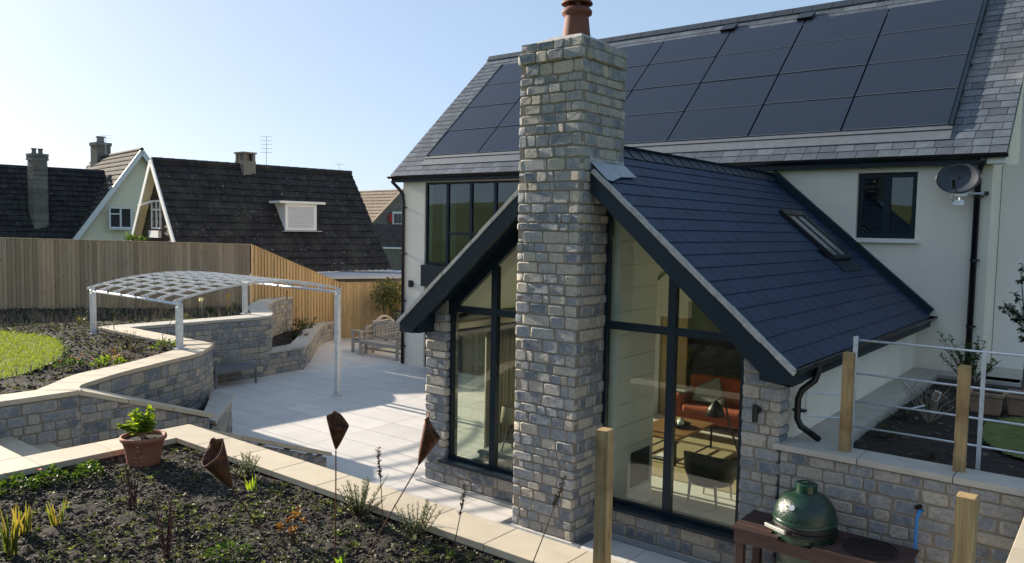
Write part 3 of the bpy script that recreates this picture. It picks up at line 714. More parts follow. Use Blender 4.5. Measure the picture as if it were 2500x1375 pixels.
# taller wing set back on the right
wing = thing('house_wing', 'plain pale rendered wing of the house at the right edge', 'house', (1.5,17,0))
wb = MB(); wb.box(-1.86, 9, 16.1, 16.4, 0, 5.05).box(-1.63, 9, 16.1, 16.4, 5.05, 11); wb.build('wall', mat['white_render'], wing)
# ------------------------------------------------------------------ garden room (gabled extension)
GX0, GX1, GXR = -8.22, -2.88, -5.52       # outer walls, ridge
EAX, EAZ, RZ = 2.86, 2.43, 4.87           # eave half span, eave z, ridge z
TG = (RZ - EAZ) / EAX; PA = math.atan(TG); CA, SA = math.cos(PA), math.sin(PA)
VY = 7.98                                 # verge plane
room = thing('garden_room', 'gabled glazed garden room with blue slate roof and stone piers', 'extension', (GXR, 11, 0))
def zr(x): return RZ - abs(x - GXR) * TG  # roof surface
sw_ = MB().box(GX1-.22, GX1, 8.62, 15.0, 0, 2.33); sw_.build('side_wall', mat['render'], room)
lw_ = MB().box(GX0, GX0+.22, 8.62, 8.74, 0, 2.33).box(GX0, GX0+.22, 13.95, 15.0, 0, 2.33).box(GX0, GX0+.22, 8.74, 13.95, 2.24, 2.33)
lw_.build('side_wall', mat['render'], room)
sd = MB()
for y in (8.74, 10.04, 11.34, 12.6, 13.87): sd.box(GX0+.05, GX0+.13, y, y+.08, .06, 2.2)
sd.box(GX0+.05, GX0+.13, 8.74, 13.95, .0, .06).box(GX0+.05, GX0+.13, 8.74, 13.95, 2.2, 2.24)
sdo = sd.build('sliding_door', mat['navy'], room)
for y, y2 in ((8.82,10.04), (10.12,11.34), (11.42,12.6), (12.68,13.87)): MB().box(GX0+.08, GX0+.086, y+.001, y2-.001, .061, 2.199).build('glass_pane', mat['glass'], sdo)
# roof slabs
ext_roof = None
for sgn in (1, -1):
    mb = MB(); h0, h1 = -.02, -.20
    pts = lambda h: [(GXR, RZ + h), (GXR + sgn*EAX, EAZ + h)]
    (a, za), (b, zb) = pts(h0); (a2, za2), (b2, zb2) = pts(h1)
    vs = [(a, VY+.03, za), (b, VY+.03, zb), (b2, VY+.03, zb2), (a2, VY+.03, za2), (a, 15, za), (b, 15, zb), (b2, 15, zb2), (a2, 15, za2)]
    mb.add(vs, [(0,1,2,3),(7,6,5,4),(0,4,5,1),(3,2,6,7),(1,5,6,2)])
    o = mb.build('roof', mat['navy'], room)
    if sgn == 1: ext_roof = o
    else: ext_roof_l = o
SLX = EAX / CA
def ext_keep(u, v, a, b):
    if 4.90 < (a+b)/2 < 6.02 and 0 < 1: 
        if 1.42 < v < 2.62 and 4.92 < (a+b)/2 < 5.98: return False
    if v > SLX - .62 and b < .80: return False
    return True
lay_slates(ext_roof, V(GXR+EAX+.02, VY, EAZ-.015), V(0,1,0), V(-CA,0,SA), V(SA,0,CA), 15.0-VY-.12, SLX-.06, .214, .37, ext_keep, SE, 9, mat['slate_ext'])
lay_slates(ext_roof_l, V(GXR-EAX-.02, 15.0, EAZ-.015), V(0,-1,0), V(CA,0,SA), V(-SA,0,CA), 15.0-VY, SLX-.06, .214, .37, lambda u, v, a, b: not (v > SLX-.62 and b > 15-VY-.8), SE, 10, mat['slate_ext'])
for i in range(20):
    y0 = 8.80 + .31*i; y1 = min(15.0, y0 + .315); r1, r0 = .02, .0
    mb = MB(); mb.add([(GXR-.15,y0,RZ-.10),(GXR-.15,y1,RZ-.115),(GXR,y0,RZ+.075),(GXR,y1,RZ+.055),(GXR+.15,y0,RZ-.10),(GXR+.15,y1,RZ-.115),(GXR-.14,y0,RZ-.13),(GXR+.14,y0,RZ-.13)], [(0,2,3,1),(2,4,5,3),(0,6,7,4,2)])
    mb.build('ridge_tile', mat['ridge'], ext_roof)
MB().add([(GXR-.22,14.93,RZ-.16),(GXR+.22,14.93,RZ-.16),(GXR,14.93,RZ+.13),(GXR-.22,15.0,RZ-.16),(GXR+.22,15.0,RZ-.16),(GXR,15.0,RZ+.13)], [(0,1,2),(0,2,5,3),(1,4,5,2)])
fl = MB(); fa, fb = V(GXR+.05,14.90,RZ+.06), V(GXR+EAX+.02,14.90,EAZ+.06)
fl.bar(fa, fb, .10, .13, up=(SA,0,CA)); fl.build('abutment_flashing', mat['navy'], room)
# rooflight
ey, ez = V(-CA,0,SA), V(SA,0,CA); RO2 = V(GXR+EAX, VY, EAZ)
def ep(u, v, h): return RO2 + V(0,1,0)*u + ey*v + ez*h
rl_ = MB()
def slab(mb, u0, u1, v0, v1, h0, h1):
    vs = [ep(u,v,h) for h in (h0,h1) for u, v in ((u0,v0),(u1,v0),(u1,v1),(u0,v1))]
    mb.add(vs, [(0,3,2,1),(4,5,6,7),(0,1,5,4),(1,2,6,5),(2,3,7,6),(3,0,4,7)])
for u0, u1, v0, v1 in ((4.98,5.06,1.42,2.62),(5.86,5.94,1.42,2.62),(5.06,5.86,1.42,1.50),(5.06,5.86,2.50,2.62)): slab(rl_, u0, u1, v0, v1, 0, .075)
rlo = rl_.build('rooflight', mat['black'], room)
gl_ = MB(); slab(gl_, 5.062, 5.858, 1.502, 2.498, .04, .05); gl_.build('glass_pane', M('rooflight_glass', (.20,.20,.19), .15, .1, 3), rlo)
gb = MB(); slab(gb, 5.44, 5.47, 1.50, 2.50, .045, .07); gb.build('glazing_bar', mat['black'], rlo)
lf = MB(); slab(lf, 4.95, 5.97, 1.18, 1.41, .0, .022); lf.build('apron_flashing', mat['navy'], rlo)
# verge boards, verge mortar, boxed eaves, gutters
for sgn in (1, -1):
    X = lambda d: GXR + sgn*d
    VD = .29
    poly = [(X(.40), RZ-.40*TG-.05), (X(EAX), EAZ-.05), (X(EAX), 2.25), (X(2.58), 2.25), (X(2.58), RZ-2.58*TG-VD-.08), (X(.40), RZ-.40*TG-VD)]
    if sgn == 1: poly = poly[::-1]
    MB().xz(poly, VY-.02, VY+.03).build('bargeboard', mat['navy'], room)
    MB().xz([(X(2.52), 2.25),(X(2.52), RZ-2.52*TG-.21),(X(EAX), RZ-EAX*TG-.21),(X(EAX), 2.25)][::(1 if sgn == -1 else -1)], VY+.031, 8.40).build('eaves_box', mat['navy'], room)
    k = 14
    for i in range(k):
        d0 = .42 + (EAX+.03-.42)*i/k; d1 = .42 + (EAX+.03-.42)*(i+1)/k; j = random.uniform(-.008,.008)
        MB().bar((X(d0), VY-.005+j, RZ-d0*TG-.015), (X(d1+.02), VY-.005+j, RZ-(d1+.02)*TG-.015), .062, .050+random.uniform(-.006,.006), up=(sgn*SA,0,CA)).build('verge_bedding', mat['verge'], room)
    MB().box(*(sorted((X(EAX-.10), X(EAX+.0)))), 8.41, 15, 2.26, 2.40).build('fascia', mat['navy'], room)
    gt = MB(); gp = [(X(EAX+.05) + .056*math.cos(math.pi + math.pi*q/8), 2.415 + .056*math.sin(math.pi + math.pi*q/8)) for q in range(9)]
    y0_, y1_ = VY-.03, 15.0
    gt.add([(x, y0_, z) for x, z in gp] + [(x, y1_, z) for x, z in gp], [(q, q+1, q+10, q+9) for q in range(8)] + [tuple(range(8,-1,-1)), tuple(range(9,18))])
    go = gt.build('gutter', mat['black'], room)
    gb = MB()
    for q in range(9): y = 8.3 + .78*q; gb.add([(x*1.0+sgn*.004, yy, z-.006) for yy in (y, y+.03) for x, z in gp], [(e, e+1, e+10, e+9) for e in range(8)])
    gb.build('gutter_bracket', mat['black'], go)
downpipe(room, [(-2.62,8.72,2.38),(-2.62,8.72,2.28),(-2.64,8.70,2.20),(-2.76,8.66,2.08),(-2.80,8.66,1.98),(-2.80,8.66,1.76),(-2.76,8.66,1.68),(-2.60,8.80,1.53)], .036, [(-2.80,8.66,1.85)])
downpipe(room, [(-8.42,8.6,2.38),(-8.42,8.6,2.25),(-8.28,8.65,2.1),(-8.28,8.65,.02)], .036)
# stone piers and plinth
GYF = 8.35
pc = MB().box(GX0+.02, -7.81, GYF, 8.62, 0, 2.20).xz([(GX0+.1,2.2),(-7.81,2.2),(-7.81,zr(-7.81)-.2),(GX0+.1,zr(GX0+.1)-.2)], GYF, 8.62).box(-3.30, GX1-.02, GYF, 8.62, 0, 2.20).xz([(-3.30,2.2),(GX1-.1,2.2),(GX1-.1,zr(GX1-.1)-.2),(-3.30,zr(-3.3)-.2)], GYF, 8.62)
pc.box(-7.81,-6.0,GYF,8.60,0,.33).box(-5.2,-3.30,GYF,8.60,0,.33)
sw = pc.build('stone_front', mat['mortar'], room)
CSG = courses(0, 2.9, 77)
stone_face(sw, [(GX0,GYF),(-7.80,GYF)], 0, lambda s: 2.19 if s < .13 else zr(GX0+s)-.30, 51, cs=CSG, alt=0)
stone_face(sw, [(-3.31,GYF),(GX1,GYF)], 0, lambda s: 2.19 if s > .30 else zr(-3.31+s)-.30, 52, cs=CSG)
stone_face(sw, [(-7.80,GYF),(-6.08,GYF)], 0, .33, 53)
stone_face(sw, [(-5.15,GYF),(-3.31,GYF)], 0, .33, 54)
stone_face(sw, [(-7.80,GYF),(-7.80,8.60)], 0, 2.55, 55, cs=CSG, mass=True)
stone_face(sw, [(GX1,GYF),(GX1,8.62)], 0, 2.2, 56, cs=CSG, mass=True)
stone_face(sw, [(GX0,8.62),(GX0,GYF)], 0, 2.2, 57, cs=CSG, mass=True)
# gable glazing
FY0, FY1 = 8.41, 8.49
def gl_line(x): return RZ - abs(x - GXR)*TG - .40      # glass edge under the rafters
def glazing(x0, x1, mx, side):
    """window between x0<x1 with one mullion band; side -1: rises to the right"""
    mb = MB(); f = .065; b0, tz0, tz1 = .41, 2.56, 2.655
    hi = lambda x: gl_line(x)
    mb.box(x0, x0+f, FY0, FY1, .35, hi(x0+f/2)).box(x1-f, x1, FY0, FY1, .35, hi(x1-f/2))
    mb.box(x0+f, x1-f, FY0+.002, FY1-.002, .35, b0); mb.box(mx-.05, mx+.05, FY0-.004, FY1+.004, b0, hi(mx)+.02)
    def xl(z): return GXR + side*(RZ-.40-z)/TG
    lo, hi_x = (max(x0+f, xl(tz1)), x1-f) if side < 0 else (x0+f, min(x1-f, xl(tz1)))
    mb.box(x0+f, mx-.05, FY0+.003, FY1-.003, tz0, tz1).box(mx+.05, x1-f, FY0+.003, FY1-.003, tz0, tz1)
    # raking infill between glass line and rafters
    a, b = x0, x1
    poly = [(a, hi(a)), (b, hi(b)), (b, RZ-abs(b-GXR)*TG-.19), (a, RZ-abs(a-GXR)*TG-.19)]
    mb.xz(poly, FY0-.012, FY1-.012)
    o = mb.build('gable_window', mat['navy'], room)
    gy = 8.445
    for a, b in ((x0+f, mx-.05), (mx+.05, x1-f)):
        MB().box(a+.001, b-.001, gy, gy+.006, b0+.001, tz0-.001).build('glass_pane', mat['glass'], o)
        if side < 0:
            a2 = max(a, xl(tz1)); pl = [(a2, tz1+.001), (b-.001, tz1+.001), (b-.001, hi(b))] + ([(a+.001, hi(a))] if hi(a) > tz1+.02 else [])
        else:
            b2 = min(b, xl(tz1)); pl = [(a+.001, tz1+.001), (b2, tz1+.001)] + ([(b-.001, hi(b))] if hi(b) > tz1+.02 else []) + [(a+.001, hi(a))]
        MB().xz(pl, gy, gy+.006).build('glass_pane', mat['glass'], o)
    return o
glazing(-7.81, -6.02, -6.96, -1); glazing(-5.18, -3.30, -4.23, 1)
MB().box(-7.85,-6.08,8.24,8.44,.335,.375).build('window_sill', mat['navy'], room); MB().box(-5.15,-3.27,8.24,8.44,.335,.375).build('window_sill', mat['navy'], room)
lt = MB().tube([(-3.12,8.34,1.86),(-3.12,8.27,1.86)], .042, 12).tube([(-3.12,8.25,1.93),(-3.115,8.235,1.74)], .032, 12); lt.build('wall_light', mat['black'], room, smooth=False)
# ---- stone chimney
ch = thing('chimney', 'tall tapering-free grey stone chimney stack in front of the gable', 'chimney', (-5.615, 8.2, 0))
ch['label'] = 'tall grey stone chimney stack rising in front of the glazed gable'
CX0, CX1, CY0, CY1, CZ = -6.07, -5.16, 7.78, 8.78, 6.06
MB().box(CX0+.004, CX1-.004, CY0+.004, GYF+.12, 0, 3.7).box(CX0+.004, CX1-.004, CY0+.004, CY1-.004, 3.7, CZ-.01).build('stack_core', mat['mortar'], ch)
CS = courses(0, CZ, 63, .095, .16)
capz = [c for c in CS if c[0] < 5.80][-1][0]
offf = lambda z: .034 if abs(z - capz) < .01 else 0
wid = lambda z: CX1 - CX0
stone_face(ch, [(CX0,CY0),(CX1,CY0)], 0, CZ, 64, cs=CS, alt=1, off=offf)
stone_face(ch, [(CX1,CY0),(CX1,CY1)], 0, CZ, 66, cs=CS, alt=2, off=offf, length=lambda z: (CY1-CY0) if z > 4.18 else GYF-CY0+.10)
stone_face(ch, [(CX0,CY1),(CX0,CY0)], 0, CZ, 67, cs=CS, mass=True, off=offf, length=lambda z: CY1-CY0)
stone_face(ch, [(CX1,CY1),(CX0,CY1)], 4.5, CZ, 68, cs=[c for c in CS if c[0] > 4.4], mass=True, off=offf)
MB().add([(CX0+.03,CY0+.03,CZ-.01),(CX1-.03,CY0+.03,CZ-.01),(CX1-.03,CY1-.03,CZ-.01),(CX0+.03,CY1-.03,CZ-.01),(-5.8,8.05,CZ+.09),(-5.4,8.05,CZ+.09),(-5.4,8.45,CZ+.09),(-5.8,8.45,CZ+.09)], []) 
fm = MB(); fm.add([(CX0+.03,CY0+.03,CZ-.015),(CX1-.03,CY0+.03,CZ-.015),(CX1-.03,CY1-.03,CZ-.015),(CX0+.03,CY1-.03,CZ-.015),(-5.8,8.05,CZ+.10),(-5.37,8.05,CZ+.10),(-5.37,8.5,CZ+.10),(-5.8,8.5,CZ+.10)], [(0,1,5,4),(1,2,6,5),(2,3,7,6),(3,0,4,7),(4,5,6,7)])
fm.build('flaunching', mat['verge'], ch)
pc_ = (-5.585, 8.27, CZ+.08)
po = MB().lathe([(.182,0),(.176,.05),(.150,.26),(.150,.275),(.142,.285),(.142,.30),(.186,.315),(.190,.355),(.165,.385),(.140,.395),(.135,.40),(.1,.40)], pc_, 28).build('chimney_pot', mat['pot_dark'], ch, smooth=True)
cp_ = MB(); 
for k in range(5):
    a = 2*math.pi*k/5 + .4; cp_.box(pc_[0]+.12*math.cos(a)-.02, pc_[0]+.12*math.cos(a)+.02, pc_[1]+.12*math.sin(a)-.02, pc_[1]+.12*math.sin(a)+.02, pc_[2]+.39, pc_[2]+.46)
cp_.lathe([(.0,.455),(.15,.445),(.196,.440),(.190,.46),(.15,.505),(.09,.527),(.0,.533)], pc_, 28)
cp_.build('pot_cowl', mat['pot_dark'], po, smooth=False)
ld = MB(); ld.add([ep(u, v, h) for u, v, h in ((.0,SLX-.78,.035),(.0,SLX-.42,.05),(.36,SLX-.40,.05),(.80,SLX-.42,.05),(.86,SLX-.66,.032),(.42,SLX-.70,.036),(.1,SLX-.80,.03))], [(0,6,5,4,3,2,1)])
ld.add([ep(.0,SLX-.46,.03), ep(.80,SLX-.46,.03), ep(.80,SLX-.46,.03)+V(-.01,0,.12), ep(.0,SLX-.46,.03)+V(-.01,0,.12)], [(0,1,2,3)])
lo_ = ld.build('flashing', mat['lead'], ch); s_ = lo_.modifiers.new('t', 'SOLIDIFY'); s_.thickness = .006
# ---- inside the garden room
inn = MB()
inn.box(GX0+.24, GX1-.24, 14.6, 14.75, 0, 2.5)
inn.build('back_wall', mat['inner_dark'], room)
MB().box(GX0+.24, -7.5, 14.4, 14.59, 0, 2.4).box(-7.5, -6.9, 14.42, 14.59, 2.05, 2.4).xz([(GX0+.24,2.4),(GX1-.24,2.4),(GXR,RZ-.2)], 14.4, 14.6).build('back_wall_lining', mat['inner_wall'], room)
MB().box(-7.48,-6.92,14.45,14.5,.05,2.04).build('inner_door', mat['fence_new'], room)
for sgn in (1,-1):
    mb = MB(); mb.add([(GXR, 8.5, RZ-.215),(GXR, 14.6, RZ-.215),(GXR+sgn*(EAX-.3), 14.6, RZ-(EAX-.3)*TG-.215),(GXR+sgn*(EAX-.3), 8.5, RZ-(EAX-.3)*TG-.215)], [(0,1,2,3)])
    o = mb.build('ceiling', mat['inner_wall'], room)
MB().box(GX0+.23, GX1-.23, 8.61, 14.4, -.03, .05).build('inner_floor', mat['inner_floor'], room)
MB().box(GX1-.25, GX1-.235, 8.62, 14.4, .05, 2.4).build('wall_lining', mat['inner_wall'], room)
cb = MB().box(CX0+.02, -5.06, 8.60, 9.60, .05, 4.3); cb.build('chimney_breast', mat['inner_wall'], room)
MB().box(-5.075, -5.05, 9.0, 9.5, .38, .85).build('log_niche', mat['inner_dark'], room)
bb = MB()
for k in range(14): 
    z = .3*k + .05
    bb.box(-5.062, -5.057, 8.6, 9.6, z, z+.004)
bb.build('brick_joints', mat['curtain'], room)
curtain(room, (-7.86,9.35), (-7.82,10.0), .08, 2.25, mat['curtain'], 7, .05)
curtain(room, (-7.86,13.0), (-7.84,13.5), .08, 2.25, mat['curtain_white'], 5, .05)
rug = tag(MB().box(-6.9,-3.9,10.62,13.4,.052,.066).build('rug', mat['rug']), 'jute coloured rug on the floor inside the garden room', 'rug')
def legs4(parent, x0, x1, y0, y1, z0, z1, t, m, name='leg'):
    for x in (x0, x1-t):
        for y in (y0, y1-t): MB().box(x, x+t, y, y+t, z0, z1).build(name, m, parent)
ct = thing('coffee_table', 'low wooden coffee table with thin black legs on the rug indoors', 'table', (-5.9,11.9,.066))
MB().box(-6.32,-5.48,11.2,12.62,.47,.51).build('table_top', mat['table_wood'], ct, bevel=.004)
legs4(ct, -6.3,-5.5,11.22,12.6,.066,.469,.028,mat['dark_metal'])
MB().bar((-6.28,11.24,.12),(-6.28,12.58,.12),.02,.02).bar((-5.52,11.24,.12),(-5.52,12.58,.12),.02,.02).bar((-6.28,11.24,.12),(-5.52,11.24,.12),.02,.02).build('stretcher', mat['dark_metal'], ct)
bo = MB().lathe([(.0,.0),(.10,.005),(.20,.05),(.205,.055),(.10,.02),(.0,.012)], (-5.85,12.0,.511), 20).build('fruit_bowl', mat['dark_metal'], smooth=True); tag(bo, 'dark shallow bowl on the coffee table', 'bowl')
for i, (dx, dy) in enumerate(((-.08,-.03),(.07,-.06),(.0,.08))):
    mb = MB(); mb.lathe([(.0,0),(.04,.01),(.06,.045),(.055,.085),(.03,.105),(.0,.11)], (-5.85+dx,12.0+dy,.535), 14)
    tag(mb.build('ornament', mat['white_paint'] if i < 2 else mat['lamp_shade'], smooth=True), ('left pale rounded ornament lying in the dark bowl','front pale rounded ornament lying in the dark bowl','taupe rounded ornament at the back of the dark bowl')[i], 'ornament', 'ornaments in the bowl')
mg = MB()
for k in range(3): mg.box(-6.02+.02*k,-5.78+.02*k,11.35+.01*k,11.65+.01*k,.067+.012*k,.078+.012*k)
tag(mg.build('magazines', mat['paper_white']), 'small pile of magazines on the rug under the coffee table', 'magazines')
sf_ = thing('sofa', 'rust orange velvet sofa against the back wall indoors', 'sofa', (-5.5,14,.05))
MB().box(-6.75,-4.2,13.75,14.35,.16,.34).build('seat_base', mat['sofa'], sf_, bevel=.04)
for k in range(2): MB().box(-6.6+1.2*k,-5.42+1.2*k,13.62,14.2,.345,.50).build('seat_cushion', mat['sofa'], sf_, bevel=.06)
MB().box(-6.7,-4.25,14.15,14.39,.345,1.0).build('backrest', mat['sofa'], sf_, bevel=.07)
MB().box(-6.92,-6.62,13.66,14.3,.16,.68).build('armrest', mat['sofa'], sf_, bevel=.09)
MB().box(-4.33,-4.03,13.66,14.3,.16,.68).build('armrest', mat['sofa'], sf_, bevel=.09)
legs4(sf_, -6.8,-4.15,13.72,14.3,.05,.159,.05,mat['table_wood'])
tag(MB().box(-6.94,-6.60,13.75,14.12,.685,.72).box(-6.955,-6.925,13.75,14.12,.35,.72).build('throw', mat['cushion'], bevel=.012), 'grey throw folded over the left arm of the orange sofa', 'blanket')
cu = MB(); cu.add([(-6.5,14.0,.52),(-5.85,14.0,.52),(-6.05,14.12,1.03),(-6.5,14.1,.78),(-6.5,13.86,.55),(-5.85,13.86,.54),(-6.05,14.05,1.02),(-6.48,13.98,.8)], [(0,1,2,3),(7,6,5,4),(0,4,5,1),(1,5,6,2),(2,6,7,3),(3,7,4,0)])
tag(cu.build('cushion', mat['cushion'], bevel=.05), 'grey cushion leaning on the orange sofa', 'cushion')
chr_ = thing('armchair', 'woven rattan tub chair seen from behind through the right window', 'chair', (-4.42,10.1,.05))
sh = MB(); ns = 18; vs = []; fs = []
for i in range(ns+1):
    a = RAD(-200 + 220*i/ns - 0); hgt = .80 - .20*abs(i/ns-.5)**1.5*2
    for k, (rr, z) in enumerate(((.30,.34),(.36,.5),(.38,hgt),(.35,hgt),(.32,.5),(.26,.36))): vs.append((-4.42+rr*math.cos(a), 10.12+rr*math.sin(a), z))
for i in range(ns):
    for k in range(5): fs.append((6*i+k, 6*i+6+k, 6*i+7+k, 6*i+1+k))
sh.add(vs, fs); sh.lathe([(0,.36),(.28,.36),(.30,.40),(.28,.45),(0,.46)], (-4.42,10.12,0), 20); sh.build('tub_seat', mat['rattan'], chr_, smooth=True)
for x, y in ((-4.60,9.86),(-4.24,9.86),(-4.60,10.36),(-4.24,10.36)): MB().tube([(x*1.0+(-.03 if x < -4.42 else .03), y, .05),(x, y, .38)], [.016,.024], 8).build('leg', mat['teak'], chr_)
fl_ = thing('floor_lamp', 'dark metal reading lamp with dome shade beside the orange sofa', 'lamp', (-4.85,12.25,.066))
MB().lathe([(0,0),(.13,0),(.13,.02),(.02,.03),(0,.03)], (-4.85,12.25,.066), 18).build('base', mat['dark_metal'], fl_)
MB().tube([(-4.85,12.25,.09),(-5.0,12.14,.62),(-5.10,12.07,1.12)], .016, 8).tube([(-5.10,12.07,1.12),(-5.2,12.0,1.04)], .012, 8).build('arm', mat['dark_metal'], fl_)
MB().lathe([(.02,.24),(.05,.22),(.12,.12),(.16,.0),(.15,.0),(.11,.11),(.02,.2)], (-5.2,12.0,.80), 18).build('lamp_shade', mat['dark_metal'], fl_, smooth=True)
LX, LY = -7.13, 9.06
tl = thing('tripod_lamp', 'tripod table lamp with taupe drum shade behind the left window', 'lamp', (LX,LY,.47))
MB().lathe([(.14,.68),(.165,.44),(.16,.44),(.135,.68)], (LX,LY,.47), 20).build('lamp_shade', mat['lamp_shade'], tl, smooth=True)
for k in range(3): a = 2*math.pi*k/3; MB().tube([(LX,LY,.95),(LX+.15*math.cos(a),LY+.15*math.sin(a),.472)], .010, 6).build('leg', mat['dark_metal'], tl)
tt = thing('side_table', 'grey side table carrying the tripod lamp indoors', 'table', (LX,LY,.05))
MB().box(LX-.38,LX+.42,LY-.32,LY+.38,.43,.47).build('table_top', mat['cushion'], tt); legs4(tt, LX-.36,LX+.40,LY-.30,LY+.36,.05,.429,.05,mat['cushion'])
# ------------------------------------------------------------------ pergola
F_, L_, B_, R_ = V(-13.45,7.33,0), V(-17.20,7.46,0), V(-17.58,11.33,0), V(-13.74,11.17,0)
pg = thing('pergola', 'galvanised steel pergola with arched lattice roof over the patio corner', 'pergola', (-15.5,9.3,0))
for p, z0 in ((F_,1.5),(L_,1.40),(B_,1.5),(R_,0)):
    o = MB().box(p.x-.05,p.x+.05,p.y-.05,p.y+.05,z0,2.27).build('post', mat['galv'], pg, bevel=.006)
    MB().box(p.x-.09,p.x+.09,p.y-.09,p.y+.09,z0,z0+.012).build('base_plate', mat['galv'], o)
    MB().box(p.x-.028,p.x+.028,p.y-.028,p.y+.028,2.27,2.40).build('head_tube', mat['galv'], o)
for a, b in ((L_,F_),(B_,R_)):
    t_ = (b-a).normalized()*.1
    MB().tube([a+V(0,0,2.31)-t_, b+V(0,0,2.31)+t_], .028, 10).build('beam', mat['galv_bright'], pg, smooth=True)
NA = 7
def arch_pt(k, q):
    a = L_.lerp(F_, k/(NA-1)); b = B_.lerp(R_, k/(NA-1)); p = a.lerp(b, q); return p + V(0,0, 2.395 + .235*(1-(2*q-1)**2))
for k in range(NA):
    mb = MB(); n = 20; prev = None
    pts = [arch_pt(k, -.03 + 1.06*i/n) for i in range(n+1)]; t_ = (F_-L_).normalized()*.008; vs = []
    for p in pts: vs += [p-t_-V(0,0,.023), p+t_-V(0,0,.023), p+t_+V(0,0,.023), p-t_+V(0,0,.023)]
    fs = []
    for i in range(n): o = 4*i; fs += [(o,o+4,o+5,o+1),(o+1,o+5,o+6,o+2),(o+2,o+6,o+7,o+3),(o+3,o+7,o+4,o)]
    fs += [(0,1,2,3),(4*n+3,4*n+2,4*n+1,4*n)]; mb.add(vs, fs)
    o = mb.build('arched_rib', mat['galv'], pg)
    if 0 < k < NA-1:
        sb = MB()
        for q in (0, 1): p = arch_pt(k, q); sb.box(p.x-.022,p.x+.022,p.y-.022,p.y+.022,2.335,2.375)
        sb.build('stub', mat['galv'], o)
for j in range(13):
    q = .05 + .9*j/12
    for k in range(NA-1):
        a = arch_pt(k, q); b = arch_pt(k+1, q + (.0 if j % 2 else .0)); d = (b-a).normalized()*.012
        MB().bar(a+d+V(0,0,.012), b-d+V(0,0,.012), .010, .028).build('lattice_bar', mat['galv'], pg)
# ------------------------------------------------------------------ timber fences
def fence(name, label, a, b, zb, za, zb_top, m, bw=.112, cap=True, flip=False):
    """boards from plan point a to b; tops run from za to zb_top"""
    a = Vector((a[0],a[1],0)); b = Vector((b[0],b[1],0)); d = b-a; n = int(d.length/bw); t_ = d.normalized(); nr = Vector((t_.y,-t_.x,0))
    f = thing(name, label, 'fence', ((a.x+b.x)/2,(a.y+b.y)/2,zb))
    for i in range(n):
        q = (i+.5)/n; p = a + d*q; zt = za + (zb_top-za)*q; dz = (zb_top-za)/n*.5; w = d.length/n*.5 - .002
        th0, th1 = (.036, .008) if flip else (.008, .036); jit = random.uniform(-.004,.004)
        mb = MB(); e0 = p - t_*w; e1 = p + t_*(w+.008)
        mb.add([(*(e0-nr*.0)[:2], zb),(*(e1)[:2], zb),(*(e1+nr*(th0+jit))[:2], zb),(*(e0+nr*(th1+jit))[:2], zb),
                (*(e0)[:2], zt-dz),(*(e1)[:2], zt+dz),(*(e1+nr*(th0+jit))[:2], zt+dz),(*(e0+nr*(th1+jit))[:2], zt-dz)], [(0,1,2,3),(7,6,5,4),(3,2,6,7),(0,3,7,4),(2,1,5,6),(1,0,4,5)])
        mb.build('fence_board', m, f)
    if cap: MB().bar((a.x+nr.x*.01,a.y+nr.y*.01,za+.012),(b.x+nr.x*.01,b.y+nr.y*.01,zb_top+.012),.055,.024).build('capping_rail', m, f)
    ra = MB()
    for h in (.4, 1.0, 1.6): ra.bar((a.x-nr.x*.03,a.y-nr.y*.03,zb+h),(b.x-nr.x*.03,b.y-nr.y*.03,zb+h*(zb_top-zb)/(za-zb)),.05,.08)
    ra.build('rail', m, f); return f
fence('board_fence', 'long weathered brown vertical board fence behind the upper garden bed', (-27.4,6.0), (-21.0,13.7), 1.02, 3.29, 3.14, mat['fence_old'], flip=True)
fence('board_fence', 'golden board fence with sloping top beside the dark tiled roof', (-20.98,13.74), (-20.72,16.9), .3, 3.14, 1.86, mat['fence_new'], .108)
fence('board_fence', 'low golden board fence behind the wooden benches and the bush', (-20.70,16.93), (-17.4,21.2), 0, 1.86, 1.86, mat['fence_new'], .108)
# ------------------------------------------------------------------ neighbouring houses
def tile_roof(parent, O, ex, ey, U, Lv, gauge, width, m, name='roof_tiles'):
    ez = ex.cross(ey).normalized(); mb = MB(); nv = int(Lv/gauge); nu = int(U/width)
    for j in range(nv+1):
        for i in range(nu+1):
            u0 = width*i; u1 = min(U, u0+width-.012)
            if u1-u0 < .03: continue
            v0 = gauge*j; v1 = min(Lv, v0+gauge+.03); k = .055+random.uniform(-.008,.008); vm = (u0+u1)/2
            P = lambda u, v, h: O + ex*u + ey*v + ez*h
            mb.add([P(u0,v0,k-.012),P(vm,v0,k+.014),P(u1,v0,k-.012),P(u1,v1,-.004),P(vm,v1,.012),P(u0,v1,-.004),P(u0,v0,-.02),P(u1,v0,-.02)], [(0,1,4,5),(1,2,3,4),(6,7,2,1,0)])
    o = mb.build(name, m, parent); o['kind'] = 'stuff'; return o
U2 = V(.163,.987,0).normalized()
E0 = V(-25.09,13.82,2.18); up2 = V(-3.01,.50,3.82); SL2 = up2.length; n2 = up2.normalized(); RL = 8.27
h2 = thing('neighbour_house', 'dark tiled steep roofed house with white shuttered dormer beyond the fence', 'house', (-27,18,0))
RD0 = E0 + up2
tile_roof(h2, E0 - n2*.25, U2, n2, RL, SL2+.25, .33, .30, mat['brown_tile'])
back2 = V(-3.01,.50,-3.82)
sh_ = MB(); sh_.add([E0-V(0,0,.05), E0+U2*RL-V(0,0,.05), RD0+U2*RL-V(0,0,.05), RD0-V(0,0,.05)], [(0,1,2,3)])
sh_.add([RD0+V(0,0,.04), RD0+U2*RL+V(0,0,.04), RD0+U2*RL+back2, RD0+back2], [(0,1,2,3)]); sh_.build('roof', mat['brown_tile'], h2)
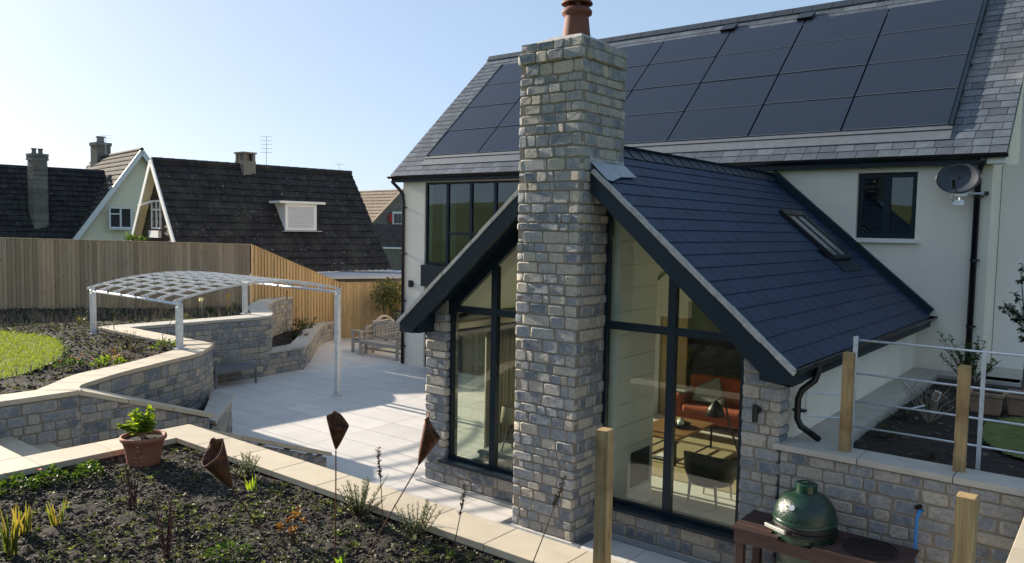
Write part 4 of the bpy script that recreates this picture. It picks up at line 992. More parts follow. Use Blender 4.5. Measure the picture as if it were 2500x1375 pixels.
for i in range(20):
    a = RD0 + U2*(RL*i/20); b = RD0 + U2*(RL*(i+1)/20-.01); MB().tube([a+V(0,0,.03), b+V(0,0,.04)], .10, 8).build('ridge_tile', mat['brown_tile'], h2)
g0 = E0 + U2*.30; gp_ = [g0 + V(0,0,-2.3), g0, RD0+U2*.30-V(0,0,.06), RD0+U2*.30+back2, RD0+U2*.30+back2+V(0,0,-2.3)]
def tri_wall(parent, pts, m, name='gable_wall', th=.2, dirv=None):
    mb = MB(); n = len(pts); dv = dirv*th; mb.add([*pts, *[p+dv for p in pts]], [tuple(range(n)), tuple(range(2*n-1,n-1,-1))] + [(i,i+n,(i+1)%n+n,(i+1)%n) for i in range(n)]); return mb.build(name, m, parent)
tri_wall(h2, gp_, mat['brown_tile2'], dirv=U2)
th_ = MB()
for k in range(14):
    z = 2.0 + .27*k; wv_ = 3.0*(1 - (z-2.18)/3.82)
    if wv_ > .15:
        c = RD0 + U2*.285; c.z = z; s_v = V(-.987,.163,0)
        th_.bar(c - s_v*wv_, c + s_v*wv_, .03, .10)
th_.build('tile_hanging', mat['brown_tile2'], h2)
MB().bar(E0+V(0,0,-.06)+U2*-.03, RD0+V(0,0,-.02)+U2*-.03, .05, .2, up=(0,0,1)).bar(RD0+back2+U2*-.03, RD0+V(0,0,-.02)+U2*-.03, .05, .2).build('bargeboard', mat['white_paint'], h2)
sof = MB(); sof.add([RD0+back2+U2*-.02, RD0+U2*-.02-V(0,0,.1), RD0+U2*.28-V(0,0,.1), RD0+back2+U2*.28], [(0,1,2,3)]); sof.build('soffit', mat['cream_house'], h2)
fgm = E0+U2*RL
tri_wall(h2, [fgm-U2*.3+V(0,0,-2.3), fgm-U2*.3, RD0+U2*(RL-.3)-V(0,0,.06), RD0+U2*(RL-.3)+back2, RD0+U2*(RL-.3)+back2+V(0,0,-2.3)], mat['brown_tile2'], dirv=-U2)
lwb = MB(); lwb.add([E0+V(-.4,.06,-2.3), E0+U2*RL+V(-.4,.06,-2.3), E0+U2*RL+V(-.4,.06,.25), E0+V(-.4,.06,.25)], [(0,1,2,3)]); lwb.build('wall', mat['cream_house'], h2)
MB().bar(E0-n2*.22+V(0.02,0,-.05), E0+U2*RL-n2*.22+V(.02,0,-.05), .05, .14).build('fascia', mat['white_paint'], h2)
# dormer
NX = V(.987,-.163,0)
dm = V(-25.42,18.8,3.55); hw_ = .66
dmb = MB(); A_ = [dm + U2*-hw_, dm + U2*hw_]; 
fr = dm + NX*.12
vs = [fr+U2*-hw_, fr+U2*hw_, fr+U2*hw_+V(0,0,1.02), fr+U2*-hw_+V(0,0,1.02)]; vs += [p - NX*1.0 for p in vs]
dmb.add(vs, [(0,1,2,3),(1,5,6,2),(4,0,3,7),(3,2,6,7)]); d_o = dmb.build('dormer', mat['white_paint'], h2)
MB().bar(fr+V(0,0,1.07)+U2*-.95-NX*.3, fr+V(0,0,1.07)+U2*.95-NX*.3, .95, .09, up=(0,0,1)).build('dormer_roof', mat['white_paint'], d_o)
MB().bar(fr+V(0,0,.50)+U2*-.52+NX*.015, fr+V(0,0,.50)+U2*.52+NX*.015, .02, .80).build('roller_shutter', mat['blind'], d_o)
sl2 = MB()
for k in range(9): sl2.bar(fr+V(0,0,.14+.09*k)+U2*-.515+NX*.028, fr+V(0,0,.14+.09*k)+U2*.515+NX*.028, .008, .012)
sl2.build('shutter_slats', mat['white_paint'], d_o)
MB().bar(fr+V(0,0,-.03)+U2*-.8+NX*.04, fr+V(0,0,-.03)+U2*.8+NX*.04, .3, .03, up=(0,0,1)).build('lead_apron', mat['felt'], d_o)
# gable window with an open casement
gw = V(-27.92,14.55,3.55); S_ = V(-.987,.163,0)
gwm = MB()
for a, b in ((0,.05),(.42,.47),(.93,.98)): gwm.bar(gw+S_*a+V(0,0,0), gw+S_*a+V(0,0,1.0), .06, .07, up=(0,-1,0))
for z in (0,1.0,.68): gwm.bar(gw+V(0,0,z), gw+S_*.96+V(0,0,z), .08, .06)
gwo = gwm.build('window', mat['white_paint'], h2)
MB().bar(gw+S_*.03+V(0,.04,.5), gw+S_*.93+V(0,.04,.5), .02, .98).build('glass_pane', mat['window_dark'], gwo)
oc = MB(); c0 = gw+S_*.5+V(0,-.05,1.0); c1 = gw+S_*.95+V(0,-.05,1.0); dn = V(-.1,-.42,-.16)
for a, b in ((c0,c0+dn),(c1,c1+dn),(c0,c1),(c0+dn,c1+dn)): oc.bar(a,b,.05,.05)
oc.build('open_casement', mat['white_paint'], gwo)
MB().bar(gw+V(0,-.06,-.22)+S_*-.05, gw+S_*1.0+V(0,-.06,-.22), .12, .26).build('sill_flashing', mat['white_paint'], gwo)
# chimney and aerial of the neighbour
cc_ = V(-27.53,17.80,5.95)
MB().box(cc_.x-.3,cc_.x+.3,cc_.y-.27,cc_.y+.27,5.6,6.22).box(cc_.x-.33,cc_.x+.33,cc_.y-.3,cc_.y+.3,6.5,6.56).build('chimney', mat['old_brick'], h2)
q_ = MB()
for sx in (-1,0,1):
    for sy in (-1,1): q_.box(cc_.x+.22*sx-.06,cc_.x+.22*sx+.06,cc_.y+.2*sy-.06,cc_.y+.2*sy+.06,6.22,6.5)
q_.box(cc_.x-.06,cc_.x+.06,cc_.y-.2,cc_.y+.2,6.22,6.5); q_.build('chimney_piers', mat['old_brick'], h2)
def aerial(label, p, h, ax, n=5, wd=.42):
    o = thing('tv_aerial', label, 'aerial', p); p = Vector(p)
    MB().tube([p, p+V(0,0,h)], .016, 6).build('mast', mat['galv'], o)
    e = MB()
    for k in range(n):
        z = h - .12*k*1.3
        e.tube([p+V(0,0,z)-ax*wd*.5, p+V(0,0,z)+ax*wd*.5], .007, 5)
        for s_ in (-1, -.33, .33, 1): e.tube([p+V(0,0,z)+ax*wd*.5*s_-V(0,0,.03), p+V(0,0,z)+ax*wd*.5*s_+V(0,0,.03)], .006, 5)
    e.build('elements', mat['galv'], o); return o
aerial('tall television aerial on the ridge of the dark tiled house', (-27.38,18.65,6.0), 1.25, V(.7,.7,0))
aerial('small television aerial beside the chimney of the cream gabled house', (-48.4,21.9,7.5), 1.35, V(.6,.8,0), 4, .7)
aerial('tiny distant aerial just above the right end of the dark roof', (-27.3,22.25,5.8), .62, V(.7,.7,0), 1, .32)
# cream gabled neighbour
h1 = thing('neighbour_house', 'cream gabled house with brown roofs and tall chimney at far left', 'house', (-44,18,0))
AP = V(-41.92,20.86,7.61); RB = V(-.987,.163,0)
for sgn in (-1, 1):
    dwn = (U2*sgn*3.33 + V(0,0,-4.77)); Ls = dwn.length*1.25; dn_ = dwn.normalized()
    if sgn < 0: tile_roof(h1, AP + dn_*Ls + RB*9.5, -RB, -dn_, 9.5, Ls, .33, .32, mat['brown_tile2'])
    else:
        mb = MB(); mb.add([AP, AP+RB*9.5, AP+RB*9.5+dn_*Ls, AP+dn_*Ls], [(0,1,2,3)]); mb.build('roof', mat['brown_tile2'], h1)
    MB().bar(AP-RB*.03+V(0,0,-.10), AP-RB*.03+dn_*Ls+V(0,0,-.10), .06, .24).build('bargeboard', mat['white_paint'], h1)
MB().tube([AP+V(0,0,.03), AP+RB*9.5+V(0,0,.03)], .1, 8).build('ridge_tiles', mat['brown_tile2'], h1)
G = AP + RB*.3; tri_wall(h1, [G+U2*-4.0+V(0,0,-7.6), G+U2*-4.0+V(0,0,-5.9), G+V(0,0,-.2), G+U2*4.0+V(0,0,-5.9), G+U2*4.0+V(0,0,-7.6)], mat['cream_house'], dirv=RB)
w1 = V(-42.05,19.72,3.95); wm = MB()
for z in (-.52,.52): wm.bar(w1+U2*-.53+V(0,0,z), w1+U2*.53+V(0,0,z), .09, .08)
for s_ in (-.53,.0,.53): wm.bar(w1+U2*s_+V(0,0,-.5), w1+U2*s_+V(0,0,.5), .08, .08, up=(1,0,0))
wm.bar(w1+U2*-.5+V(0,0,.2), w1+V(0,0,.2), .08, .06); wm.bar(w1+U2*-.62+V(0,0,-.6)+V(.05,0,0), w1+U2*.62+V(0,0,-.6)+V(.05,0,0), .16, .05)
wo = wm.build('window', mat['white_paint'], h1); MB().bar(w1+U2*-.52+V(-.02,0,0), w1+U2*.52+V(-.02,0,0), .03, 1.0).build('glass_pane', mat['window_dark'], wo)
WR = V(-45.05,20.29,6.55); dW = (NX*3.3 + V(0,0,-4.72)); 
tile_roof(h1, WR - U2*13 + dW*1.12, U2, -dW.normalized(), 13.0, dW.length*1.12, .33, .32, mat['brown_tile'], 'wing_roof_tiles')
mb = MB(); bkw = V(-3.3*.987,3.3*.163,-4.72); mb.add([WR+V(0,0,.04), WR-U2*13+V(0,0,.04), WR-U2*13+bkw, WR+bkw], [(0,1,2,3)]); mb.add([WR-V(0,0,.08), WR-U2*13-V(0,0,.08), WR-U2*13+dW*1.1-V(0,0,.08), WR+dW*1.1-V(0,0,.08)], [(0,1,2,3)]); mb.build('wing_roof', mat['brown_tile'], h1)
wl_ = MB(); e_ = WR+dW*1.02; wl_.add([e_-U2*13, e_, V(e_.x,e_.y,-.3), (e_-U2*13)*1.0-V(0,0,e_.z+.3)], [(0,1,2,3)]); wl_.build('wing_wall', mat['cream_house'], h1)
kc = V(-43.75,16.4,0); cm = MB()
for k in range(34):
    z = 3.2 + .115*k; s_ = .34 + (.05 if k > 30 else 0) + random.uniform(-.006,.006); cm.box(kc.x-s_,kc.x+s_,kc.y-s_,kc.y+s_,z,z+.10)
cm.box(kc.x-.3,kc.x+.3,kc.y-.3,kc.y+.3,3.2,7.1)
ck = cm.build('chimney', mat['old_brick'], h1)
for y in (-.15,.15): MB().lathe([(.11,0),(.12,.06),(.10,.07),(.10,.2),(.13,.22),(.13,.27),(.0,.27)], (kc.x,kc.y+y,7.1), 10).build('chimney_pot', mat['old_brick'], ck)
k2 = V(-49.6,22.13,0); MB().box(k2.x-.45,k2.x+.45,k2.y-.4,k2.y+.4,7.0,8.3).box(k2.x-.5,k2.x+.5,k2.y-.45,k2.y+.45,8.3,8.5).lathe([(.22,8.5),(.2,8.8),(.26,8.82),(.26,8.88),(0,8.88)], (k2.x,k2.y,0), 10).build('chimney', mat['old_brick'], h1)
# stone house in the gap
h3 = thing('neighbour_house', 'stone house with buff pantile roof in the gap beside the downpipe', 'house', (-45,41,0))
D3 = V(.69,.73,0); N3 = V(.73,-.69,0)
R3 = V(-42.6,40.7,6.5); dW3 = (V(-.15,-.99,0)*3.3 + V(0,0,-3.1))
e3 = V(-.99,.15,0)
tile_roof(h3, R3 + dW3 + e3*6, -e3, -dW3.normalized(), 6, dW3.length, .36, .26, mat['pan_tile'])
mb = MB(); mb.add([R3, R3+e3*6, R3+e3*6+dW3, R3+dW3], [(0,1,2,3)]); mb.add([R3, R3+e3*6, R3+e3*6+V(.5,3.2,-3.1), R3+V(.5,3.2,-3.1)], [(3,2,1,0)]); mb.build('roof', mat['pan_tile'], h3)
tri_wall(h3, [R3+dW3+V(0,0,-3.7), R3+dW3+V(.02,.05,0), R3+V(0,0,-.08), R3+V(.5,3.2,-3.1), R3+V(.5,3.2,-6.8)], mat['rubble'], dirv=V(-1,0,0))
MB().box(-46.5,-42.9,37.3,37.5,-.3,3.5).build('wall', mat['rubble'], h3)
MB().bar(R3+V(.06,0,.02), R3+dW3+V(.06,0,.02), .16, .12).build('verge', mat['pan_tile'], h3)
w3 = R3 + V(-.05,-.65,-2.15); MB().bar(w3+V(.1,-.45,0), w3+V(.15,.5,0), .06, .95).build('window', mat['white_paint'], h3); MB().bar(w3+V(.15,-.33,-.02), w3+V(.19,.0,-.02), .04, .7).bar(w3+V(.19,.08,-.02), w3+V(.2,.36,-.02), .04, .7).build('glass_pane', mat['window_dark'], h3)
MB().bar(w3+V(.08,-.75,0), w3+V(.1,-.5,0), .05, .6).build('shutter', mat['flower_red'], h3)
h4 = thing('outbuilding', 'low outbuilding with dark roof below the stone house', 'outbuilding', (-36,35,0))
o4 = V(-37.5,34.6,0); 
mb = MB(); mb.add([o4+V(-2.6,-1.2,2.35), o4+V(1.2,1.6,2.35), o4+V(.4,3.6,3.9), o4+V(-3.4,.8,3.9)], [(0,1,2,3)]); mb.build('roof', mat['brown_tile2'], h4)
mb = MB(); mb.add([o4+V(-2.5,-1.1,-.3), o4+V(1.1,1.55,-.3), o4+V(1.1,1.55,2.32), o4+V(-2.5,-1.1,2.32)], [(0,1,2,3)]); mb.add([o4+V(1.1,1.55,-.3), o4+V(.4,3.5,-.3), o4+V(.4,3.5,3.85), o4+V(1.1,1.55,2.32)], [(0,1,2,3)]); mb.build('wall', mat['rubble'], h4)
MB().tube([o4+V(-2.65,-1.25,2.33), o4+V(1.25,1.6,2.33)], .06, 8).build('gutter', mat['white_paint'], h4)
gr_ = thing('garage', 'flat felt roofed garage beyond the golden fence', 'garage', (-22.6,20,0))
MB().prism([(-24.3,17.4),(-22.3,17.7),(-20.9,20.0),(-22.3,23.0),(-23.3,22.6)], -.3, 1.89).build('wall', mat['rubble'], gr_)
MB().prism([(-24.4,16.8),(-22.2,17.0),(-20.8,19.6),(-21.6,23.15),(-23.4,22.8)], 1.895, 1.98).build('flat_roof', mat['felt'], gr_)
MB().bar((-24.0,19.6,2.0),(-21.3,20.9,2.0),.12,.05).build('roof_upstand', mat['lead_dark'], gr_)
# ------------------------------------------------------------------ satellite dish
sd_ = thing('satellite_dish', 'dark oval satellite dish on a silver bracket below the eaves', 'satellite dish', (-2.25,14.9,4.4))
c = V(-2.30,14.60,4.74); nd = V(-.05,-.98,.18).normalized(); ux = V(1,-.05,0).normalized(); uy = nd.cross(ux).normalized()*-1
if uy.z < 0: uy = -uy
vs = []; fs = []; NR, NS = 6, 36
for i in range(NR+1):
    for k in range(NS):
        r_ = i/NR; a = 2*math.pi*k/NS; vs.append(c + ux*(.325*r_*math.cos(a)) + uy*(.25*r_*math.sin(a)) + nd*(.07*(r_*r_-1)))
for i in range(NR): fs += [(i*NS+k, (i+1)*NS+k, (i+1)*NS+(k+1)%NS, i*NS+(k+1)%NS) for k in range(NS)]
mb = MB(); mb.add(vs, fs); o = mb.build('dish', M('dish_grey', (.035,.04,.05), .45, .1, 4), sd_, smooth=True); s_ = o.modifiers.new('t','SOLIDIFY'); s_.thickness = .01
rim = [c + ux*(.328*math.cos(2*math.pi*k/40)) + uy*(.253*math.sin(2*math.pi*k/40)) for k in range(41)]
MB().tube(rim, .0045, 6, False).build('rim', mat['dark_metal'], sd_)
MB().tube([c+uy*-.24+nd*.02, c+nd*.28+uy*-.2], .012, 6).tube([c+nd*.25+uy*-.22, c+nd*.33+uy*-.10], .03, 10).build('receiver', mat['black'], sd_)
MB().tube([c+V(.03,.06,-.25), c+V(.36,.2,-.25)], .018, 8).tube([c+V(.03,.05,-.24), c+V(.03,.05,-.42)], .018, 8).box(c.x-.06,c.x+.10,c.y+.03,c.y+.1,c.z-.44,c.z-.36).box(c.x-.04,c.x+.14,c.y+.0,c.y+.09,c.z-.29,c.z-.22).tube([c+V(.36,.2,-.25), c+V(.36,.39,-.25)], .018, 8).build('bracket', mat['galv_bright'], sd_)
MB().box(c.x+.36,c.x+.42,c.y+.15,c.y+.22,c.z-.285,c.z-.215).build('end_cap', mat['black'], sd_)
MB().tube([c+V(-.07,.02,-.24), c+V(-.09,.02,-.34), c+V(-.03,.04,-.40)], .006, 6).build('cable', mat['black'], sd_)
# ------------------------------------------------------------------ timber posts and estate fence
def tpost(label, x, y, z0, z1, rz=0.0):
    mb = MB(); s = .05; j = lambda: random.uniform(-.002,.002)
    vs = []
    for z in (z0, z0+(z1-z0)*.5, z1-.006): vs += [(-s+j(),-s+j(),z),(s+j(),-s+j(),z),(s+j(),s+j(),z),(-s+j(),s+j(),z)]
    vs += [(-s+.006,-s+.006,z1),(s-.006,-s+.006,z1),(s-.006,s-.006,z1),(-s+.006,s-.006,z1)]
    fs = [(a+k, a+(k+1)%4, a+4+(k+1)%4, a+4+k) for a in (0,4,8) for k in range(4)] + [(12,13,14,15)]
    c_, s_ = math.cos(rz), math.sin(rz); vs = [(x+a*c_-b*s_, y+a*s_+b*c_, z) for a, b, z in vs]
    mb.add(vs, fs); return tag(mb.build('timber_post', mat['post_wood']), label, 'post', 'square timber posts')
tpost('square wooden post standing in front of the right window on the near coping', -3.02, 4.98, 1.2, 2.31, .05)
tpost('square wooden post in front of the stone wall right of the barbecue', -.65, 4.98, 1.2, 2.35, -.04)
tpost('square wooden post on the boundary wall beside the black downpipe', -2.25, 8.52, 1.53, 2.57)
tpost('square wooden post on the boundary wall above the blue water pipe', -1.20, 8.55, 1.53, 2.56)
ef = thing('estate_railing', 'galvanised steel estate railing with thin horizontal bars above the boundary wall', 'railing', (-1.2,9.0,1.4))
MB().box(-2.33,-2.315,9.02,9.10,1.36,2.68).box(-2.345,-2.30,9.015,9.03,1.36,2.68).build('end_post', mat['galv'], ef)
for z in (2.64,2.27,1.96,1.68):
    MB().tube([(-2.32,9.06,z),(-.3,9.04,z+.005),(.8,9.03,z+.01)], .0125, 8).build('rail', mat['galv_bright'], ef, smooth=True)
MB().box(-1.125,-1.085,9.035,9.047,1.34,2.65).build('upright', mat['galv'], ef)
MB().box(.55,.59,9.035,9.047,1.34,2.65).build('upright', mat['galv'], ef)
MB().tube([(-2.32,9.06,2.02),(-2.73,8.72,2.05),(-2.735,8.72,2.05),(-2.735,8.72,1.79),(-2.73,8.72,1.79),(-2.32,9.06,1.76)], .009, 6).build('closing_bars', mat['galv_bright'], ef)
# coping strip along the extension and pots
cs_ = thing('slab_edging', 'grey slab edging along the foot of the garden room side wall', 'edging', (-2.6,12,1.4))
for k in range(8):
    y0 = 8.72 + .78*k; MB().box(-2.87,-2.43,y0,min(y0+.774,14.96),1.44,1.50).build('edging_slab', mat['coping_grey'], cs_, bevel=.004)
MB().box(-2.86,-2.45,8.70,14.96,1.2,1.438).build('edging_base', mat['coping_grey'], cs_)
for k in range(2): MB().box(-2.426+.62*k,-2.426+.62*k+.615,14.5,14.92,1.44,1.50).build('edging_slab', mat['coping_grey'], cs_, bevel=.004)
cs2 = thing('slab_path', 'grey slab path along the pale wing at far right', 'path', (-1,15.2,1.4)); cs2['kind'] = 'structure'
for i in range(5):
    for j in range(3): MB().box(-1.78+.5*i,-1.78+.5*i+.494,14.56+.52*j,14.56+.52*j+.514,1.462,1.50).build('path_slab', mat['coping_grey'], cs2, bevel=.004)
def square_pot(label, x, y, z, s, h):
    o = thing('planter_pot', label, 'pot', (x,y,z)); mb = MB(); a, b = s*.40, s*.5
    prof = [(a,0),(b*.93,h*.80),(b*1.02,h*.82),(b*1.02,h),(b*.88,h),(b*.86,h*.85)]
    vs = []
    for r_, zz in prof: vs += [(x-r_,y-r_,z+zz),(x+r_,y-r_,z+zz),(x+r_,y+r_,z+zz),(x-r_,y+r_,z+zz)]
    fs = [(4*i+k, 4*i+(k+1)%4, 4*i+4+(k+1)%4, 4*i+4+k) for i in range(len(prof)-1) for k in range(4)]; mb.add(vs, fs); mb.build('pot_body', mat['pot_old'], o, bevel=.01)
    MB().box(x-b*.86,x+b*.86,y-b*.86,y+b*.86,z+h*.84,z+h*.88).build('pot_soil', mat['soil'], o); return o
square_pot('square weathered terracotta pot on the bed behind the railing', -1.46, 12.45, 1.38, .42, .30)
square_pot('second terracotta pot at the right edge behind the railing', -1.02, 12.7, 1.38, .48, .28)
# ------------------------------------------------------------------ drain, tap
dr = MB(); 
dr.box(-8.25,-6.2,8.17,8.30,-.02,.004).box(-6.2,-5.0,7.60,7.72,-.02,.004).box(-6.21,-6.09,7.72,8.17,-.02,.004).box(-5.13,-5.0,7.72,8.17,-.02,.004).box(-5.0,-2.9,8.17,8.30,-.02,.004)
dro = dr.build('drainage_channel', mat['lead_dark']); tag(dro, 'narrow metal drainage channel round the foot of the stone gable', 'drain')
gm_ = MB()
for a, b, y0, y1 in ((-8.25,-6.2,8.185,8.285),(-5.0,-2.9,8.185,8.285),(-6.2,-5.0,7.615,7.705)):
    k = a
    while k < b: gm_.box(k, k+.012, y0, y1, .004, .010); k += .026
gm_.build('grate_bars', mat['galv'], dro)
tp = thing('water_pipe', 'blue water pipe hanging from the stone wall behind the barbecue', 'pipe', (-1.48,8.28,.8))
MB().tube([(-1.46,8.34,1.13),(-1.47,8.27,1.14),(-1.485,8.24,1.08),(-1.49,8.24,.55),(-1.49,8.24,.05)], .016, 8).build('pipe', mat['blue_pipe'], tp, smooth=True)
MB().tube([(-1.48,8.34,1.17),(-1.50,8.27,1.17)], .022, 8).build('tap_fitting', mat['dark_metal'], tp)
# ------------------------------------------------------------------ barbecue and table
tb_ = thing('barbecue_table', 'dark stained hardwood table holding the green barbecue', 'table', (-2.2,7.9,0))
TX0, TX1, TY0, TY1, TZ = -3.06, -1.44, 7.55, 8.18, .80
n = 7; bwid = (TY1-TY0)/n; EX, EYc, ER = -2.42, 7.86, .30
for k in range(n):
    y0 = TY0 + bwid*k; y1 = y0 + bwid - .008; ym = (y0+y1)/2; hh = (ER+.015)**2 - (ym-EYc)**2
    if hh > 0:
        r_ = math.sqrt(hh)
        if EX-r_ > TX0: MB().box(TX0, EX-r_, y0, y1, TZ-.03, TZ).build('top_slat', mat['hardwood'], tb_, bevel=.003)
        MB().box(EX+r_, TX1, y0, y1, TZ-.03, TZ).build('top_slat', mat['hardwood'], tb_, bevel=.003)
    else: MB().box(TX0, TX1, y0, y1, TZ-.03, TZ).build('top_slat', mat['hardwood'], tb_, bevel=.003)
MB().box(TX0+.03,TX1-.03,TY0+.012,TY0+.034,TZ-.15,TZ-.031).box(TX0+.03,TX1-.03,TY1-.034,TY1-.012,TZ-.15,TZ-.031).box(TX0+.03,TX0+.055,TY0+.035,TY1-.035,TZ-.15,TZ-.031).box(TX1-.055,TX1-.03,TY0+.035,TY1-.035,TZ-.15,TZ-.031).build('apron', mat['hardwood'], tb_)
for x in (TX0+.04, TX1-.12):
    for y in (TY0+.04, TY1-.12): MB().box(x, x+.08, y, y+.08, 0, TZ-.032).build('leg', mat['hardwood'], tb_, bevel=.004)
for k in range(6):
    y0 = TY0+.06 + .085*k; MB().box(TX0+.05,TX1-.05,y0,y0+.075,.16,.185).build('shelf_slat', mat['hardwood'], tb_)
bq = thing('kamado_barbecue', 'green dimpled egg shaped ceramic barbecue set into the hardwood table', 'barbecue', (EX,EYc,.3))
lid = [(.300,.955),(.302,.975),(.296,1.02),(.278,1.08),(.248,1.135),(.205,1.18),(.15,1.212),(.10,1.228),(.098,1.232)]
MB().lathe([(r_,z) for r_, z in lid], (EX,EYc,0), 40).build('lid', mat['bbq'], bq, smooth=True)
MB().lathe([(.306,.935),(.310,.945),(.310,.965),(.302,.972)], (EX,EYc,0), 40).build('rim_band', mat['bbq_plain'], bq, smooth=True)
MB().lathe([(.292,.88),(.300,.885),(.300,.905),(.292,.93)], (EX,EYc,0), 40).build('felt_seal', mat['iron'], bq)
MB().lathe([(.0,.30),(.14,.31),(.19,.36),(.245,.50),(.285,.66),(.298,.80),(.298,.88)], (EX,EYc,0), 40).build('base', mat['bbq'], bq, smooth=True)
MB().lathe([(.305,.845),(.312,.85),(.312,.875),(.305,.88)], (EX,EYc,0), 40).build('lower_band', mat['iron'], bq)
MB().lathe([(.098,1.225),(.105,1.23),(.105,1.305),(.095,1.315),(.07,1.315),(.068,1.30),(.0,1.30)], (EX,EYc,0), 28).build('chimney_cap', mat['bbq_plain'], bq, smooth=False)
MB().tube([(EX-.04,EYc-.03,1.315),(EX+.02,EYc-.04,1.335),(EX+.06,EYc,1.318)], .012, 6).build('cap_handle', mat['bbq_plain'], bq)
hd = V(-.42,-.91,0).normalized(); hs = V(.91,-.42,0).normalized()*1; hc = V(EX,EYc,.915) + hd*.40
MB().bar(hc-hs*.13, hc+hs*.13, .035, .04).build('handle', mat['steel'], bq, bevel=.006)
MB().bar(hc-hs*.12, hc-hs*.12-hd*.10+V(0,0,-.02), .012, .03).bar(hc+hs*.12, hc+hs*.12-hd*.10+V(0,0,-.02), .012, .03).build('handle_bracket', mat['iron'], bq)
gd = V(-.18,-.98,0).normalized(); gc = V(EX,EYc,0) + gd*.262; gn = (gd*.8 + V(0,0,.55)).normalized(); a_ = gn.cross(V(0,0,1)).normalized(); b_ = a_.cross(gn)
mb = MB(); p0 = gc + V(0,0,1.115); mb.add([p0+gn*.012] + [p0+gn*.012+(a_*math.cos(2*math.pi*k/16)+b_*math.sin(2*math.pi*k/16))*.03 for k in range(16)] + [p0-gn*.02+(a_*math.cos(2*math.pi*k/16)+b_*math.sin(2*math.pi*k/16))*.033 for k in range(16)], [(0,1+k,1+(k+1)%16) for k in range(16)] + [(1+k,17+k,17+(k+1)%16,1+(k+1)%16) for k in range(16)])
mb.build('thermometer', mat['steel'], bq)
dv = V(EX,EYc,0) + hd*.215; MB().bar(dv+V(0,0,.47)-hs*.09, dv+V(0,0,.47)+hs*.09, .03, .10).build('draught_door', mat['steel'], bq)
gt_ = thing('grill_grate', 'round black cooking grate lying on the right end of the hardwood table', 'grate', (-1.82,7.86,.80))
gc_ = V(-1.80,7.84,.825); MB().tube([gc_+V(.235*math.cos(2*math.pi*k/40), .235*math.sin(2*math.pi*k/40), 0) for k in range(41)], .008, 6, False).build('ring', mat['iron'], gt_)
for k in range(17):
    x = -.21 + .42*k/16; y = math.sqrt(.235**2-x*x); MB().tube([gc_+V(x*.9+.0,-y,0), gc_+V(x*.9,y,0)], .0045, 5).build('bar', mat['iron'], gt_)
ft = MB()
for k in range(3): ft.tube([gc_+V(.2*math.cos(k*2.1), .2*math.sin(k*2.1), 0), gc_+V(.2*math.cos(k*2.1), .2*math.sin(k*2.1), -.024)], .006, 5)
ft.build('foot', mat['iron'], gt_)
# ------------------------------------------------------------------ benches
def bench(label, x, y, rz, Ln, style):
    b = thing('garden_bench', label, 'bench', (x,y,0)); c_, s_ = math.cos(rz), math.sin(rz)
    T = lambda p: Vector((x + p[0]*c_ - p[1]*s_, y + p[0]*s_ + p[1]*c_, p[2]))
    def bx(name, x0, x1, y0, y1, z0, z1):
        mb = MB(); mb.box(x0,x1,y0,y1,z0,z1); mb.v = [tuple(T(p)) for p in mb.v]; mb.build(name, mat['teak'], b, bevel=.005)
    h = Ln/2
    for sx in (-h, h-.07):
        bx('leg', sx, sx+.07, -.28, -.21, 0, .64); bx('leg', sx, sx+.07, .22, .29, 0, .97 if style == 0 else .80)
        bx('armrest', sx-.012, sx+.082, -.32, .22, .641, .675); bx('side_rail', sx+.01, sx+.06, -.21, .22, .30, .37)
    bx('front_rail', -h+.07, h-.07, -.275, -.245, .33, .40); bx('stretcher', -h+.07, h-.07, -.02, .02, .14, .19)
    for k in range(5): bx('seat_slat', -h+.07, h-.07, -.27+.098*k, -.27+.098*k+.08, .405, .428)
    if style == 0:
        bx('back_rail', -h+.07, h-.07, .235, .275, .46, .53)
        n = 13
        for k in range(n):
            sx = -h+.10 + (Ln-.27)*k/(n-1); q = sx/h; bx('back_slat', sx, sx+.055, .245, .265, .53, .86 + .07*(1-q*q))
        mb = MB(); N = 12; vs = []
        for i in range(N+1):
            q = -1+2*i/N; zz = .88 + .09*(1-q*q); xx = (h-.07)*q
            vs += [T((xx,.23,zz-.035)), T((xx,.28,zz-.035)), T((xx,.28,zz+.035)), T((xx,.23,zz+.035))]
        fs = []
        for i in range(N): o = 4*i; fs += [(o,o+4,o+5,o+1),(o+1,o+5,o+6,o+2),(o+2,o+6,o+7,o+3),(o+3,o+7,o+4,o)]
        mb.add(vs, fs+[(0,1,2,3),(4*N+3,4*N+2,4*N+1,4*N)]); mb.build('crest_rail', mat['teak'], b)
    else:
        for k in range(6):
            z = .48 + .085*k; lim = h-.07 if k < 4 else (h-.07)*(.95-.25*(k-3)); bx('back_slat', -lim, lim, .245, .27, z, z+.045)
        mb = MB(); N = 24; vs = []
        for i in range(N+1):
            q = -1+2*i/N; a = abs(q); zz = .80 + .26*(0.5+0.5*math.cos(math.pi*min(1, a/.85))); xx = (h-.05)*q
            vs += [T((xx,.23,zz-.03)), T((xx,.285,zz-.03)), T((xx,.285,zz+.03)), T((xx,.23,zz+.03))]
        fs = []
        for i in range(N): o = 4*i; fs += [(o,o+4,o+5,o+1),(o+1,o+5,o+6,o+2),(o+2,o+6,o+7,o+3),(o+3,o+7,o+4,o)]
        mb.add(vs, fs+[(0,1,2,3),(4*N+3,4*N+2,4*N+1,4*N)]); mb.build('crest_rail', mat['teak'], b)
    return b
bench('weathered teak bench with vertical back slats beside the house corner', -16.85, 15.42, 0, 1.62, 0)
bench('teak bench with scrolled curved back standing behind the slatted bench', -18.0, 16.15, -math.pi/2 + .15, 1.7, 1)
mb_ = thing('metal_bench', 'plain dark grey metal bench in the recess by the stone wall', 'bench', (-16.6,10.2,0))
